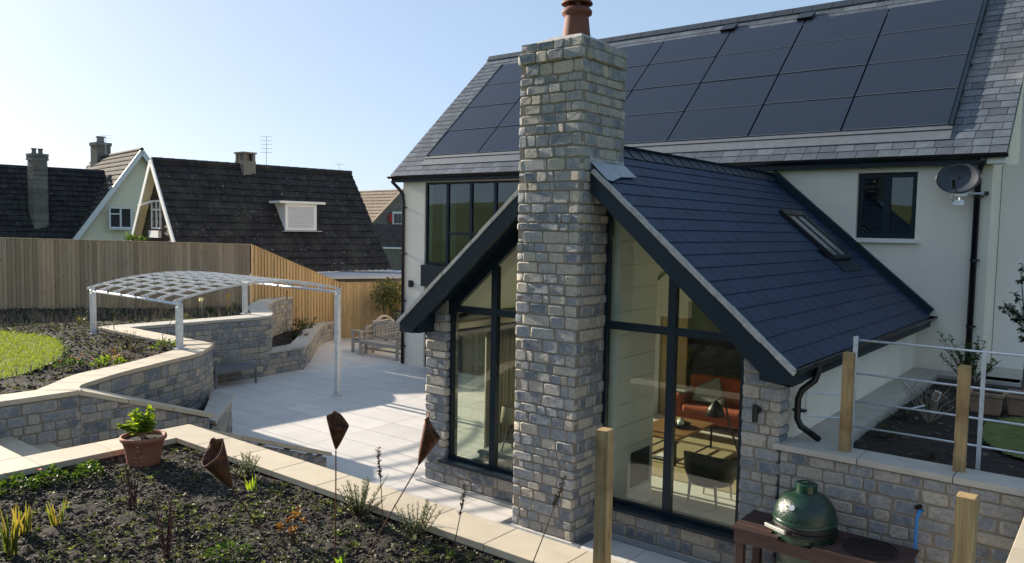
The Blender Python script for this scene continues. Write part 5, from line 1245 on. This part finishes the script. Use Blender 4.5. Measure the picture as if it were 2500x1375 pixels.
gm2 = M('grey_metal_paint', (.17,.175,.185), .5, .1, 5)
for k in range(5): MB().box(-16.98+.155*k,-16.98+.155*k+.145,9.66,10.78,.405,.43).build('seat_slat', gm2, mb_)
for x in (-16.98,-16.25):
    for y in (9.68,10.72): MB().box(x,x+.045,y,y+.045,0,.404 if not (y < 10 and x > -16.5) else .66).build('leg', gm2, mb_)
MB().box(-16.94,-16.21,9.70,9.72,.34,.40).box(-16.94,-16.21,10.73,10.75,.34,.40).box(-16.23,-16.21,9.72,10.73,.34,.40).build('frame', gm2, mb_)
sq = tag(MB().box(-19.30,-19.05,17.95,18.5,.02,.98).build('slate_panel', mat['slate'], bevel=.004), 'dark square panel leaning by the fence behind the benches', 'panel')
# ------------------------------------------------------------------ rusty metal lilies
def lily(label, base, neck, tip, mouth_w, roll, open_dir):
    o = thing('metal_flower', label, 'garden stake', base, 'rusty metal flower stakes'); base, neck, tip = Vector(base), Vector(neck), Vector(tip)
    MB().tube([base-V(0,0,.06), base.lerp(neck,.5)+V(.004,.004,0), neck], .0055, 6).build('stem', mat['rust'], o)
    ax = (tip-neck); Lh = ax.length; ax.normalize(); od = Vector(open_dir); od = (od - ax*od.dot(ax)).normalized(); sd = ax.cross(od)
    vs = []; fs = []; N, K = 10, 22
    for i in range(N+1):
        q = i/N
        for k in range(K+1):
            a = RAD(-200 + 400*k/K); rr = mouth_w*.5*(q**.85)*(1+.06*math.sin(a*3)) * (1.0 - .12*(k/K))
            back = .5 - .5*math.cos(a)   # 1 at the back, 0 in front (open side)
            lim = .62 + .38*back**1.4
            p = neck + ax*(Lh*q*lim) + (od*math.cos(a) + sd*math.sin(a))*rr*(.35+.65*(1 if back < .9 else 1-(q*.75)))
            vs.append(p)
    for i in range(N):
        for k in range(K): fs.append((i*(K+1)+k, i*(K+1)+k+1, (i+1)*(K+1)+k+1, (i+1)*(K+1)+k))
    mb = MB(); mb.add(vs, fs); h = mb.build('petal_cone', mat['rust'], o, smooth=True); s_ = h.modifiers.new('t','SOLIDIFY'); s_.thickness = .003
    MB().tube([neck+ax*Lh*.25, neck+ax*Lh*.62+od*.02], [.004,.006], 5).build('spadix', mat['rust'], o); return o
tow = -cf
lily('rusty metal lily leaning left over the near bed', nb(-5.52,3.91,.89), nb(-5.892,3.674,1.534), nb(-6.09,3.553,1.944), .25, 0, tow + cr*-.5)
lily('rusty metal lily standing upright in the near bed', nb(-5.19,4.19,.89), nb(-5.236,4.241,1.876), nb(-5.24,4.268,2.208), .19, 0, tow*.5 + cr*.7)
lily('rusty orange metal lily leaning right towards the stone pier', nb(-5.04,4.33,.89), nb(-4.692,4.681,1.748), nb(-4.60,4.787,2.194), .21, 0, cr)
# ------------------------------------------------------------------ planting
def rdir(zmin=-.2, zmax=1.0):
    a = rnd(0, 2*math.pi); z = rnd(zmin, zmax); r_ = math.sqrt(max(0, 1-z*z)); return V(r_*math.cos(a), r_*math.sin(a), z)
def clump(name, label, cat, p, n, spread, h, L, W, m, stems=0, stem_m='stem', flowers=None, group=None, dome=True, stem_r=.004, bend=.3, lo=.15):
    """leafy plant: leaves spread through a dome-shaped volume, on thin stems"""
    o = thing(name, label, cat, p, group); p = Vector(p); lv = MB(); sm = MB(); fl = MB()
    tips = []
    for k in range(max(stems, 1)):
        a = rnd(0, 6.28); rr = spread*math.sqrt(rnd(0,1)); tips.append(p + V(rr*math.cos(a), rr*math.sin(a), h*(rnd(.55,1) if dome else rnd(.8,1))*(1-.5*(rr/max(spread,.01))**2)))
    if stems:
        for t_ in tips: sm.tube([p + V(rnd(-.02,.02),rnd(-.02,.02),-.01), p.lerp(t_,.5)+V(rnd(-.02,.02),rnd(-.02,.02),.02), t_], [stem_r*1.4, stem_r, stem_r*.6], 5)
    for i in range(n):
        if stems:
            t_ = random.choice(tips); q = rnd(lo, 1.02); b = p.lerp(t_, q) + V(rnd(-.012,.012), rnd(-.012,.012), .02*math.sin(q*3))
            d = rdir(-.1,.9)
        else:
            a = rnd(0, 6.28); rr = spread*math.sqrt(rnd(0,1)); zz = h*(1-(rr/spread)**2)*rnd(.25,1); b = p + V(rr*math.cos(a)*.9, rr*math.sin(a)*.9, zz); d = (V(math.cos(a),math.sin(a),rnd(.1,1.0)) + rdir()*.5)
        lv.leaf(b, d, L*rnd(.6,1.15), W*rnd(.7,1.1), bend)
    if stems: sm.build('stems', mat[stem_m], o)
    lv.build('leaves', mat[m], o)
    if flowers:
        fm, nf, fs_ = flowers
        for i in range(nf):
            t_ = random.choice(tips) if stems else p + V(rnd(-1,1)*spread*.8, rnd(-1,1)*spread*.8, h*rnd(.8,1.15))
            c_ = t_ + V(rnd(-.02,.02), rnd(-.02,.02), rnd(-.03,.02))
            for k in range(5): a = 2*math.pi*k/5; fl.leaf(c_, V(math.cos(a), math.sin(a), .35), fs_, fs_*.8, .1)
        fl.build('flowers', mat[fm], o)['kind'] = 'stuff'
    return o
def blades(name, label, p, n, h, W, m, lean=.5):
    o = thing(name, label, 'plant', p); p = Vector(p); mb = MB()
    for i in range(n):
        a = rnd(0, 6.28); d = V(math.cos(a)*lean*rnd(.2,1), math.sin(a)*lean*rnd(.2,1), 1); H = h*rnd(.55,1.05); b = p + V(rnd(-.04,.04), rnd(-.04,.04), -.01)
        sd = V(-math.sin(a+.7), math.cos(a+.7), 0)*W*.5; m1 = b + d*H*.55; t_ = b + d*H*.95 + V(d.x,d.y,-.3)*H*.25*rnd(0,1.4)
        mb.add([b-sd*.7, b+sd*.7, m1+sd, m1-sd, t_], [(0,1,2,3),(3,2,4)])
    mb.build('leaf_blades', mat[m], o); return o
# potted hydrangea
POT = nb(-9.15,4.52,.89)
pt = thing('flower_pot', 'round terracotta pot on the soil at the planter corner', 'pot', POT)
MB().lathe([(r_*.93, z_*.86) for r_, z_ in [(0,0),(.175,0),(.18,.02),(.20,.16),(.215,.25),(.232,.31),(.256,.335),(.262,.36),(.255,.385),(.235,.385),(.222,.35),(.215,.33),(.0,.335)]], POT, 36).build('pot_body', mat['terracotta'], pt, smooth=True)
MB().lathe([(0,.300),(.203,.297)], POT, 20).build('pot_soil', mat['soil'], pt)
clump('potted_shrub', 'lime green leafy shrub growing in the round terracotta pot', 'shrub', nb(-9.15,4.52,1.20), 520, .25, .40, .075, .05, 'leaf_lime', 15, 'stem_pale', lo=.3)
for i, (x, y, lb) in enumerate(((-9.19,3.16,'leafy green clump at the left frame edge by the coping'),(-9.22,3.52,'leafy green clump with a red bud beside the landing coping'),(-9.10,3.87,'small leafy green clump left of the flower pot'))):
    clump('leafy_plant', lb, 'plant', nb(x,y,.90), 150, .19-.02*i, .17, .065, .05, 'leaf', flowers=('flower_red',1,.03) if i == 1 else None)
for i, (x, y, n, h, lb) in enumerate(((-7.42,2.50,22,.46,'tallest gold and green bladed plant in the bottom left corner'),(-7.85,2.78,15,.30,'gold tipped bladed plant second from the left corner'),(-7.80,3.02,13,.30,'gold tipped bladed plant furthest right of the three bladed clumps'))):
    blades('bladed_plant', lb, nb(x,y,.9), n, h, .022, 'leaf_gold', .38)
def stalks(label, p, n, h, spread):
    o = thing('red_stemmed_plant', label, 'plant', p); p = Vector(p); mb = MB(); bd = MB()
    for i in range(n):
        a = rnd(0,6.28); r_ = spread*rnd(.3,1); t_ = p + V(r_*math.cos(a), r_*math.sin(a), h*rnd(.6,1)); mb.tube([p+V(rnd(-.03,.03),rnd(-.03,.03),-.02), p.lerp(t_,.5)+V(rnd(-.015,.015),rnd(-.015,.015),0), t_], [.004,.003,.0018], 4)
        for k in range(16): q = rnd(.25,1); bd.leaf(p.lerp(t_,q)+V(0,0,.0), rdir(-.3,1), rnd(.012,.026), .009, .1)
    mb.build('stems', mat['stem_red'], o); bd.build('buds', mat['stem_red'], o)
stalks('dark red twiggy stems in front of the flower pot', nb(-7.74,3.71,.9), 15, .62, .12)
stalks('dark red twiggy stems at the bottom of the bed left of the leaning lily', nb(-6.36,3.33,.9), 18, .58, .15)
def rosemary(label, p, n, h, spread, fl=0):
    o = thing('rosemary', label, 'shrub', p); p = Vector(p); sm = MB(); lv = MB(); ff = MB()
    for i in range(n):
        a = rnd(0,6.28); r_ = spread*rnd(.2,1); t_ = p + V(r_*math.cos(a), r_*math.sin(a), h*rnd(.35,1)); sm.tube([p, p.lerp(t_,.55)+V(0,0,-.02), t_], [.005,.004,.002], 4)
        for k in range(85):
            q = rnd(.2,1.02); b = p.lerp(t_,q); a2 = rnd(0,6.28); lv.leaf(b, V(math.cos(a2),math.sin(a2),.7), rnd(.022,.036), .0055, .05)
        if fl:
            for k in range(fl): b = p.lerp(t_, rnd(.4,.95)); ff.leaf(b, rdir(0,1), .02, .016, .1); ff.leaf(b, rdir(0,1), .02, .016, .1)
    sm.build('stems', mat['stem'], o); lv.build('leaves', mat['leaf_sage'], o)
    if fl: ff.build('flowers', mat['flower_white'], o)
rosemary('small rosemary bush behind the left leaning lily', nb(-7.70,4.98,.9), 22, .26, .22, 2)
rosemary('rosemary bush just right of the upright lily', nb(-5.87,5.05,.9), 30, .40, .27, 1)
rosemary('rosemary bush with pale flowers nearest the chimney', nb(-5.02,4.98,.9), 26, .36, .24, 5)
clump('bronze_rose', 'young rose with bronze orange leaves in the middle of the bed', 'shrub', nb(-5.81,4.22,.9), 90, .16, .34, .045, .026, 'leaf_rust', 7, 'stem', lo=.7, stem_r=.005)
clump('leafy_plant', 'low green clump at the bottom edge below the leaning lily', 'plant', nb(-6.02,3.70,.9), 160, .20, .11, .05, .026, 'leaf')
blades('bladed_plant', 'few bright lime blades at the foot of the upright lily', nb(-5.08,4.18,.9), 5, .16, .03, 'leaf_lime', .5)
blades('bladed_plant', 'few lime blades near the coping right of the pale flowered rosemary', nb(-4.55,4.98,.9), 4, .13, .02, 'leaf_lime', .5)
blades('bladed_plant', 'fresh green tuft beside the small rosemary bush', nb(-7.35,4.82,.9), 9, .17, .018, 'leaf_lime', .45)
def seedhead(label, b, t_, n=70):
    o = thing('seed_head', label, 'seed head', b, 'brown seed heads'); b, t_ = Vector(b), Vector(t_); MB().tube([b, b.lerp(t_,.5)+V(.006,0,0), t_], [.005,.004,.003], 5).build('stem', mat['stem'], o)
    mb = MB(); d = (t_-b).normalized()
    for k in range(n): p_ = t_ - d*rnd(0,.27); mb.leaf(p_, rdir(-.6,.5)+d*.8, rnd(.025,.045), .016, .2)
    mb.build('seeds', mat['stem'], o)
seedhead('brown seed head left of the right leaning lily', nb(-5.49,5.02,.9), nb(-5.569,5.024,1.66))
seedhead('short brown seed head in front of the left window plinth', nb(-4.62,5.06,.9), nb(-4.56,5.15,1.50))
seedhead('brown seed head leaning against the foot of the chimney', nb(-3.80,5.08,.9), nb(-3.56,5.26,1.76))
# soil clods, bark and weeds of the near bed
cl = MB(); OCT = [(1,0,0),(0,1,0),(-1,0,0),(0,-1,0),(0,0,1),(0,0,-1)]; OF = [(0,1,4),(1,2,4),(2,3,4),(3,0,4),(1,0,5),(2,1,5),(3,2,5),(0,3,5)]
for i in range(15000):
    x = rnd(-8.9,-2.6); y = rnd(1.8,4.80)
    if x > -2.8: continue
    s = .005 + .017*random.random()**2.5; z = bed_z(x,y) + rnd(-.008,.026)
    cl.add([(x+a*s*rnd(.6,1.4), y+b*s*rnd(.6,1.4), z+c_*s*rnd(.5,1.0)) for a, b, c_ in OCT], OF)
o = cl.build('soil_clods', mat['clod'], smooth=True); tag(o, 'loose crumbly clods of dark soil over the near bed', 'soil', kind='stuff')
cl = MB()
for i in range(4200):
    x = rnd(-8.9,-3.3); y = rnd(1.8,4.80); z = bed_z(x,y)+rnd(.004,.026); a = rnd(0,6.28); L = rnd(.008,.028); w_ = rnd(.004,.009)
    d = V(math.cos(a),math.sin(a),rnd(-.4,.4))*L; s = V(-math.sin(a),math.cos(a),rnd(-.5,.5))*w_; p_ = V(x,y,z); cl.add([p_-d-s,p_+d-s,p_+d+s,p_-d+s], [(0,1,2,3)])
o = cl.build('bark_chips', mat['chip']); tag(o, 'pale bark chips scattered on the near bed', 'bark', kind='stuff')
wd = MB()
for i in range(6500):
    x = rnd(-8.85,-3.4); y = rnd(1.9,4.78)
    if noise.noise((x*1.6, y*1.6, 3.3)) + .5*noise.noise((x*5, y*5, 1.3)) < .06 and random.random() < .85: continue
    p_ = V(x,y,bed_z(x,y)+rnd(.004,.02)); k = random.randint(3,8); s = rnd(.010,.024) if random.random() < .88 else rnd(.03,.06)
    for q in range(k): a = 6.28*q/k+rnd(-.4,.4); wd.leaf(p_, V(math.cos(a),math.sin(a),rnd(.15,1.0)), s, s*.55, .25)
o = wd.build('weed_seedlings', mat['weed']); tag(o, 'small green weed seedlings dotted over the near bed', 'weeds', kind='stuff')
# upper garden
LAWN = smooth([(-24.5,3.6),(-21,5.9),(-18.39,6.15),(-17.0,6.44),(-15.9,6.30),(-15.0,5.98),(-14.0,5.48),(-13.3,4.85),(-12.9,4.25),(-12.85,2.5),(-13.5,0)], 5)
lw = MB(); lw.add([(x,y,1.455) for x, y in LAWN], [tuple(range(len(LAWN)-1,-1,-1))]); lawn = lw.build('lawn', mat['turf']); lawn['kind'] = 'structure'
gb_ = MB(); cnt = 0
while cnt < 42000:
    x = rnd(-24,-12.8); y = rnd(1.5,6.5)
    if not inside(LAWN, x, y): continue
    p_ = V(x,y,1.45); 
    if not in_view(p_): cnt += 1; continue
    h = rnd(.03,.065); a = rnd(0,6.28); w_ = .006; d = V(rnd(-.6,.6),rnd(-.6,.6),1)*h
    gb_.add([p_-V(math.cos(a),math.sin(a),0)*w_, p_+V(math.cos(a),math.sin(a),0)*w_, p_+d], [(0,1,2)]); cnt += 1
o = gb_.build('lawn_grass', mat['grass']); tag(o, 'sunlit bright green lawn grass at left', 'grass', kind='stuff')
cl = MB(); lf = MB(); tw = MB()
for i in range(22000):
    x = rnd(-26,-11.7); y = rnd(3.2,14.6)
    if not inside(upper_poly, x, y) or inside(LAWN, x, y) or not in_view((x,y,1.4)): continue
    p_ = V(x,y,up_z(x,y)+rnd(-.005,.04)); s = rnd(.010,.034)
    if random.random() < .55: cl.add([(p_.x+a*s*rnd(.6,1.4), p_.y+b*s*rnd(.6,1.4), p_.z+c_*s*rnd(.4,1)) for a, b, c_ in OCT], OF)
    elif random.random() < .78:
        for q in range(random.randint(3,7)): a = rnd(0,6.28); lf.leaf(p_, V(math.cos(a),math.sin(a),rnd(.2,1.2)), s*1.8, s*.7, .25)
    else: 
        for q in range(3): tw.tube([p_, p_+V(rnd(-.05,.05),rnd(-.05,.05),rnd(.06,.24))], [.004,.002], 4)
tag(cl.build('upper_soil_clods', mat['clod']), 'dark soil clods on the upper garden bed by the fence', 'soil', kind='stuff')
tag(lf.build('upper_weeds', mat['weed']), 'low weeds and ground cover on the upper garden bed', 'weeds', kind='stuff')
tag(tw.build('dry_twigs', mat['stem_pale']), 'thin dry twigs standing in the upper garden bed', 'twigs', kind='stuff')
ed = MB()
for i in range(900):
    q = random.random(); P_ = Path(LAWN); p_, t_ = P_.at(P_.len*q); p_ = p_ + V(rnd(-.05,.1),rnd(-.05,.08),0); p_.z = 1.43
    if not in_view(p_): continue
    d = V(rnd(-.7,.7),rnd(-.7,.7),.8); ed.leaf(p_, d, rnd(.05,.10), .012, .3)
tag(ed.build('lawn_edge_grass', mat['leaf']), 'longer dark grass along the lawn edge', 'grass', kind='stuff')
clump('primula_clump', 'low green plant with red flowers nearest the lawn edge', 'plant', (-13.35,5.42,1.43), 150, .24, .13, .07, .05, 'leaf', flowers=('flower_red',6,.035))
clump('primula_clump', 'bright green plant with orange red flowers beside the curved coping', 'plant', (-13.12,5.92,1.43), 190, .28, .14, .07, .05, 'leaf_lime', flowers=('flower_red',7,.035))
for x, y, h, s, m_, st, lb in ((-14.15,6.80,.28,.36,'stem_red',22,'brown withered low shrub behind the red flowered plants'),(-14.9,7.05,.34,.30,'stem_red',18,'taller brown withered shrub in the middle of the upper bed'),(-13.75,6.35,.22,.28,'stem_pale',16,'small dry brown shrub beside the curved coping')):
    clump('withered_shrub', lb, 'shrub', (x,y,1.42), 150, s, h, .03, .014, 'leaf_rust' if m_ == 'stem_pale' else 'leaf_olive', st, m_)
clump('leafy_plant', 'fresh green leafy plant at the foot of the near pergola post', 'plant', (-14.1,7.42,1.42), 120, .26, .20, .07, .05, 'leaf_lime')
clump('grey_leaf_shrub', 'grey green shrub spilling by the near pergola post', 'shrub', (-13.85,7.25,1.42), 150, .26, .26, .05, .02, 'leaf_sage', 14)
for x, y, lb in ((-18.8,11.1,'daffodil clump with white flowers left of the back pergola post'),(-19.0,11.95,'daffodil clump with a yellow flower behind the back pergola post')):
    o = blades('daffodils', lb, (x,y,1.38), 60, .36, .016, 'leaf_sage', .55)
    fl = MB()
    for k in range(2):
        c_ = V(x+rnd(-.2,.2), y+rnd(-.25,.25), 1.38+rnd(.38,.46))
        for q in range(6): a = 2*math.pi*q/6; fl.leaf(c_, V(.5+math.cos(a)*.2, math.cos(a), math.sin(a)), .06, .045, .1)
        fl.tube([c_-V(0,0,.02), V(c_.x,c_.y,1.38)], .005, 4)
    fl.build('flowers', mat['flower_white' if 'white' in lb else 'flower_yellow'], o)
for x, y, h, lb in ((-22.4,8.3,.22,'tuft of grass far left at the foot of the long fence'),(-20.9,9.6,.26,'grass tuft behind the left pergola post'),(-19.6,8.2,.24,'grass tuft beside the left pergola post'),(-18.4,10.2,.2,'yellowing grass tuft in the bed behind the recess wall')):
    blades('grass_tuft', lb, (x,y,up_z(x,y)), 40, h, .012, 'leaf_olive', .7)
for x, y, h, lb in ((-21.8,10.8,.98,'left dark ball topped stake in front of the long fence'),(-21.4,11.05,1.02,'middle dark ball topped stake in front of the long fence'),(-21.05,11.3,1.0,'right dark ball topped stake in front of the long fence')):
    o = thing('ball_stake', lb, 'garden stake', (x,y,1.25), 'dark ball topped stakes'); MB().tube([(x,y,1.22),(x,y,1.25+h)], .006, 5).build('stem', mat['stem'], o)
    for dx, dz in ((0,0),(.12,-.03)): MB().lathe([(0,-.055),(.035,-.043),(.055,0),(.035,.043),(0,.055)], (x+dx*.8,y+dx*.6,1.25+h+dz), 12).build('ball', mat['stem_red'], o, smooth=True)
def climber(label, pts, r_=.006, nl=24, m_='leaf_olive'):
    o = thing('climbing_stem', label, 'climber', pts[0]); MB().tube(pts, [r_*1.3]+[r_]*(len(pts)-2)+[r_*.5], 5).build('stem', mat['stem_pale'], o)
    lv = MB(); 
    for k in range(nl): i = random.randrange(len(pts)-1); p_ = Vector(pts[i]).lerp(Vector(pts[i+1]), random.random()); lv.leaf(p_, rdir(), rnd(.03,.055), .022, .2)
    lv.build('leaves', mat[m_], o)
climber('bare climbing stem leaning on the near pergola post', [(-14.0,7.28,1.42),(-13.98,7.30,1.75),(-13.62,7.34,2.08),(-13.5,7.36,2.28)], nl=8)
climber('leafy climber on the left pergola post', [(-17.32,7.35,1.40),(-17.30,7.37,1.75),(-17.33,7.40,2.05),(-17.28,7.42,2.27)], nl=40, m_='leaf_sage')
climber('dry climbing stem on the back pergola post', [(-17.75,11.2,1.42),(-17.80,11.05,1.8),(-17.66,11.22,2.1)], nl=14)
seedhead('pair of dark bulrush like heads above the kidney shaped planter', (-17.85,12.75,.42), (-17.83,12.78,2.0), 60)
clump('planter_shrub', 'dark leafy shrub at the far end of the kidney shaped planter', 'shrub', (-19.75,14.85,.42), 420, .46, .72, .10, .032, 'leaf', 24)
clump('planter_shrub', 'second dark leafy shrub nearer in the kidney shaped planter', 'shrub', (-18.75,13.75,.42), 340, .42, .58, .10, .032, 'leaf_dark', 20)
lb_ = tag(MB().box(-17.62,-17.50,12.62,12.64,.52,.58).box(-17.565,-17.555,12.63,12.635,.40,.53).build('plant_label', mat['paper_white']), 'white plant label in the kidney shaped planter', 'label')
def bush(name, label, c_, r_, n, L, W, m_, trunk=None, cat='shrub', squash=1.0, gaps=.25):
    o = thing(name, label, cat, (c_[0],c_[1],trunk if trunk is not None else c_[2]-r_)); c_ = Vector(c_); lv = MB(); tr = MB()
    subs = [c_ + rdir(-.8,1)*r_*rnd(.2,.75) for _ in range(16)]
    for i in range(n):
        s = random.choice(subs); d = rdir(-1,1); p_ = s + d*r_*.42*random.random()**.5; p_.z = c_.z + (p_.z-c_.z)*squash; lv.leaf(p_, d+V(0,0,.3), L*rnd(.7,1.2), W*rnd(.7,1.2), .2)
    if trunk is not None:
        b = V(c_.x, c_.y, trunk)
        for s in subs[:9]: tr.tube([b+V(rnd(-.05,.05),rnd(-.05,.05),0), b.lerp(s,.45)+V(rnd(-.08,.08),rnd(-.08,.08),0), s], [.03,.02,.006], 6)
        tr.build('trunk', mat['bark'], o)
    lv.build('crown', mat[m_], o); return o
bush('evergreen_shrub', 'variegated evergreen bush between the fence and the house corner', (-19.15,17.62,1.42), .70, 3400, .09, .042, 'leaf_olive', 0, squash=1.0)
bush('garden_shrub', 'green bush peeping over the fence below the brown gable', (-25.2,12.3,3.05), .48, 700, .09, .05, 'leaf', .2)
# behind the railing
def twiggy(name, label, p, tips, nl, L, W, m_, sm_='stem', r_=.006):
    o = thing(name, label, 'shrub', p); p = Vector(p); st = MB(); lv = MB()
    for t_ in tips:
        t_ = Vector(t_); mid = p.lerp(t_,.5)+V(rnd(-.05,.05),rnd(-.05,.05),.03); st.tube([p, mid, t_], [r_*1.3, r_, r_*.4], 5)
        for k in range(2): e = mid.lerp(t_, rnd(.1,.6)); st.tube([e, e+V(rnd(-.14,.14),rnd(-.1,.1),rnd(.05,.18))], [r_*.6, r_*.25], 4)
        for k in range(nl): q = rnd(.3,1.02); b = (p.lerp(mid,q*2) if q < .5 else mid.lerp(t_,q*2-1)); lv.leaf(b, rdir(-.2,.9), L*rnd(.6,1.1), W*rnd(.7,1.1), .2)
    st.build('stems', mat[sm_], o)
    if lv.v: lv.build('leaves', mat[m_], o)
    return o
twiggy('leafy_shrub', 'upright leafy shrub against the house wall behind the railing', (-1.86,14.15,1.38), [(-1.86+rnd(-.5,.45), 14.15+rnd(-.25,.2), 1.38+rnd(.45,.95)) for _ in range(15)], 34, .07, .042, 'leaf')
twiggy('bare_shrub', 'bare twiggy shrub with hanging white labels behind the railing', (-1.94,11.15,1.38), [(-1.94+rnd(-.38,.33), 11.15+rnd(-.3,.3), 1.38+rnd(.25,.58)) for _ in range(16)], 2, .03, .02, 'leaf_olive', 'stem_pale', .006)
tag(MB().bar((-2.12,11.0,1.575),(-1.97,11.06,1.63),.05,.006).build('plant_tag', mat['paper_white']), 'white paper tag sticking out from the bare shrub', 'label')
pl_ = MB().bar((-1.86,11.0,1.72),(-1.82,11.0,1.84),.012,.08); tag(pl_.build('picture_label', mat['paper_white']), 'square picture label hanging on the bare shrub', 'label')
tag(MB().bar((-1.857,10.99,1.73),(-1.823,10.99,1.83),.012,.062).build('label_picture', mat['stem_pale']), 'brown picture printed on the square shrub label', 'label')
tr_ = thing('small_tree', 'young tree with dark drooping leaves at the right edge', 'tree', (-1.15,13.5,1.4)); lv = MB(); st = MB(); b = V(-1.15,13.5,1.4); tp_ = V(-1.26,13.5,3.3)
st.tube([b, V(-1.13,13.5,2.2), tp_], [.022,.016,.005], 6)
for k in range(20):
    q = rnd(.45,1); s = b.lerp(tp_,q); e = s + V(rnd(-.32,.3), rnd(-.25,.25), rnd(-.05,.25)); st.tube([s, s.lerp(e,.5)+V(0,0,.05), e], [.006,.004,.002], 4)
    for j in range(24): lv.leaf(s.lerp(e, rnd(.2,1))+V(0,0,.03), rdir(-.9,.4), rnd(.05,.085), .032, .25)
st.build('trunk', mat['bark'], tr_); lv.build('crown', mat['leaf_dark'], tr_)
for i, (x, y, lb) in enumerate(((-2.15,10.0,'feathery green plant behind the left railing bars'),(-2.25,11.2,'low green plant beside the slab edging behind the railing'),(-1.55,9.4,'low dark green clump behind the boundary wall coping'))):
    clump('low_plant', lb, 'plant', (x,y,1.38), 130, .20, .26 if i == 0 else .14, .05, .012, 'leaf_dark' if i else 'leaf', 10)
ch2 = MB()
for i in range(420):
    x = rnd(-2.4,-.35); y = rnd(8.75,14.3); p_ = V(x,y,1.39+rnd(0,.03)); a = rnd(0,6.28); L = rnd(.01,.035); d = V(math.cos(a),math.sin(a),rnd(-.3,.3))*L; s = V(-math.sin(a),math.cos(a),rnd(-.4,.4))*L*.4
    ch2.add([p_-d-s,p_+d-s,p_+d+s,p_-d+s], [(0,1,2,3)])
tag(ch2.build('bark_mulch', mat['chip']), 'bark mulch pieces on the bed behind the railing', 'bark', kind='stuff')
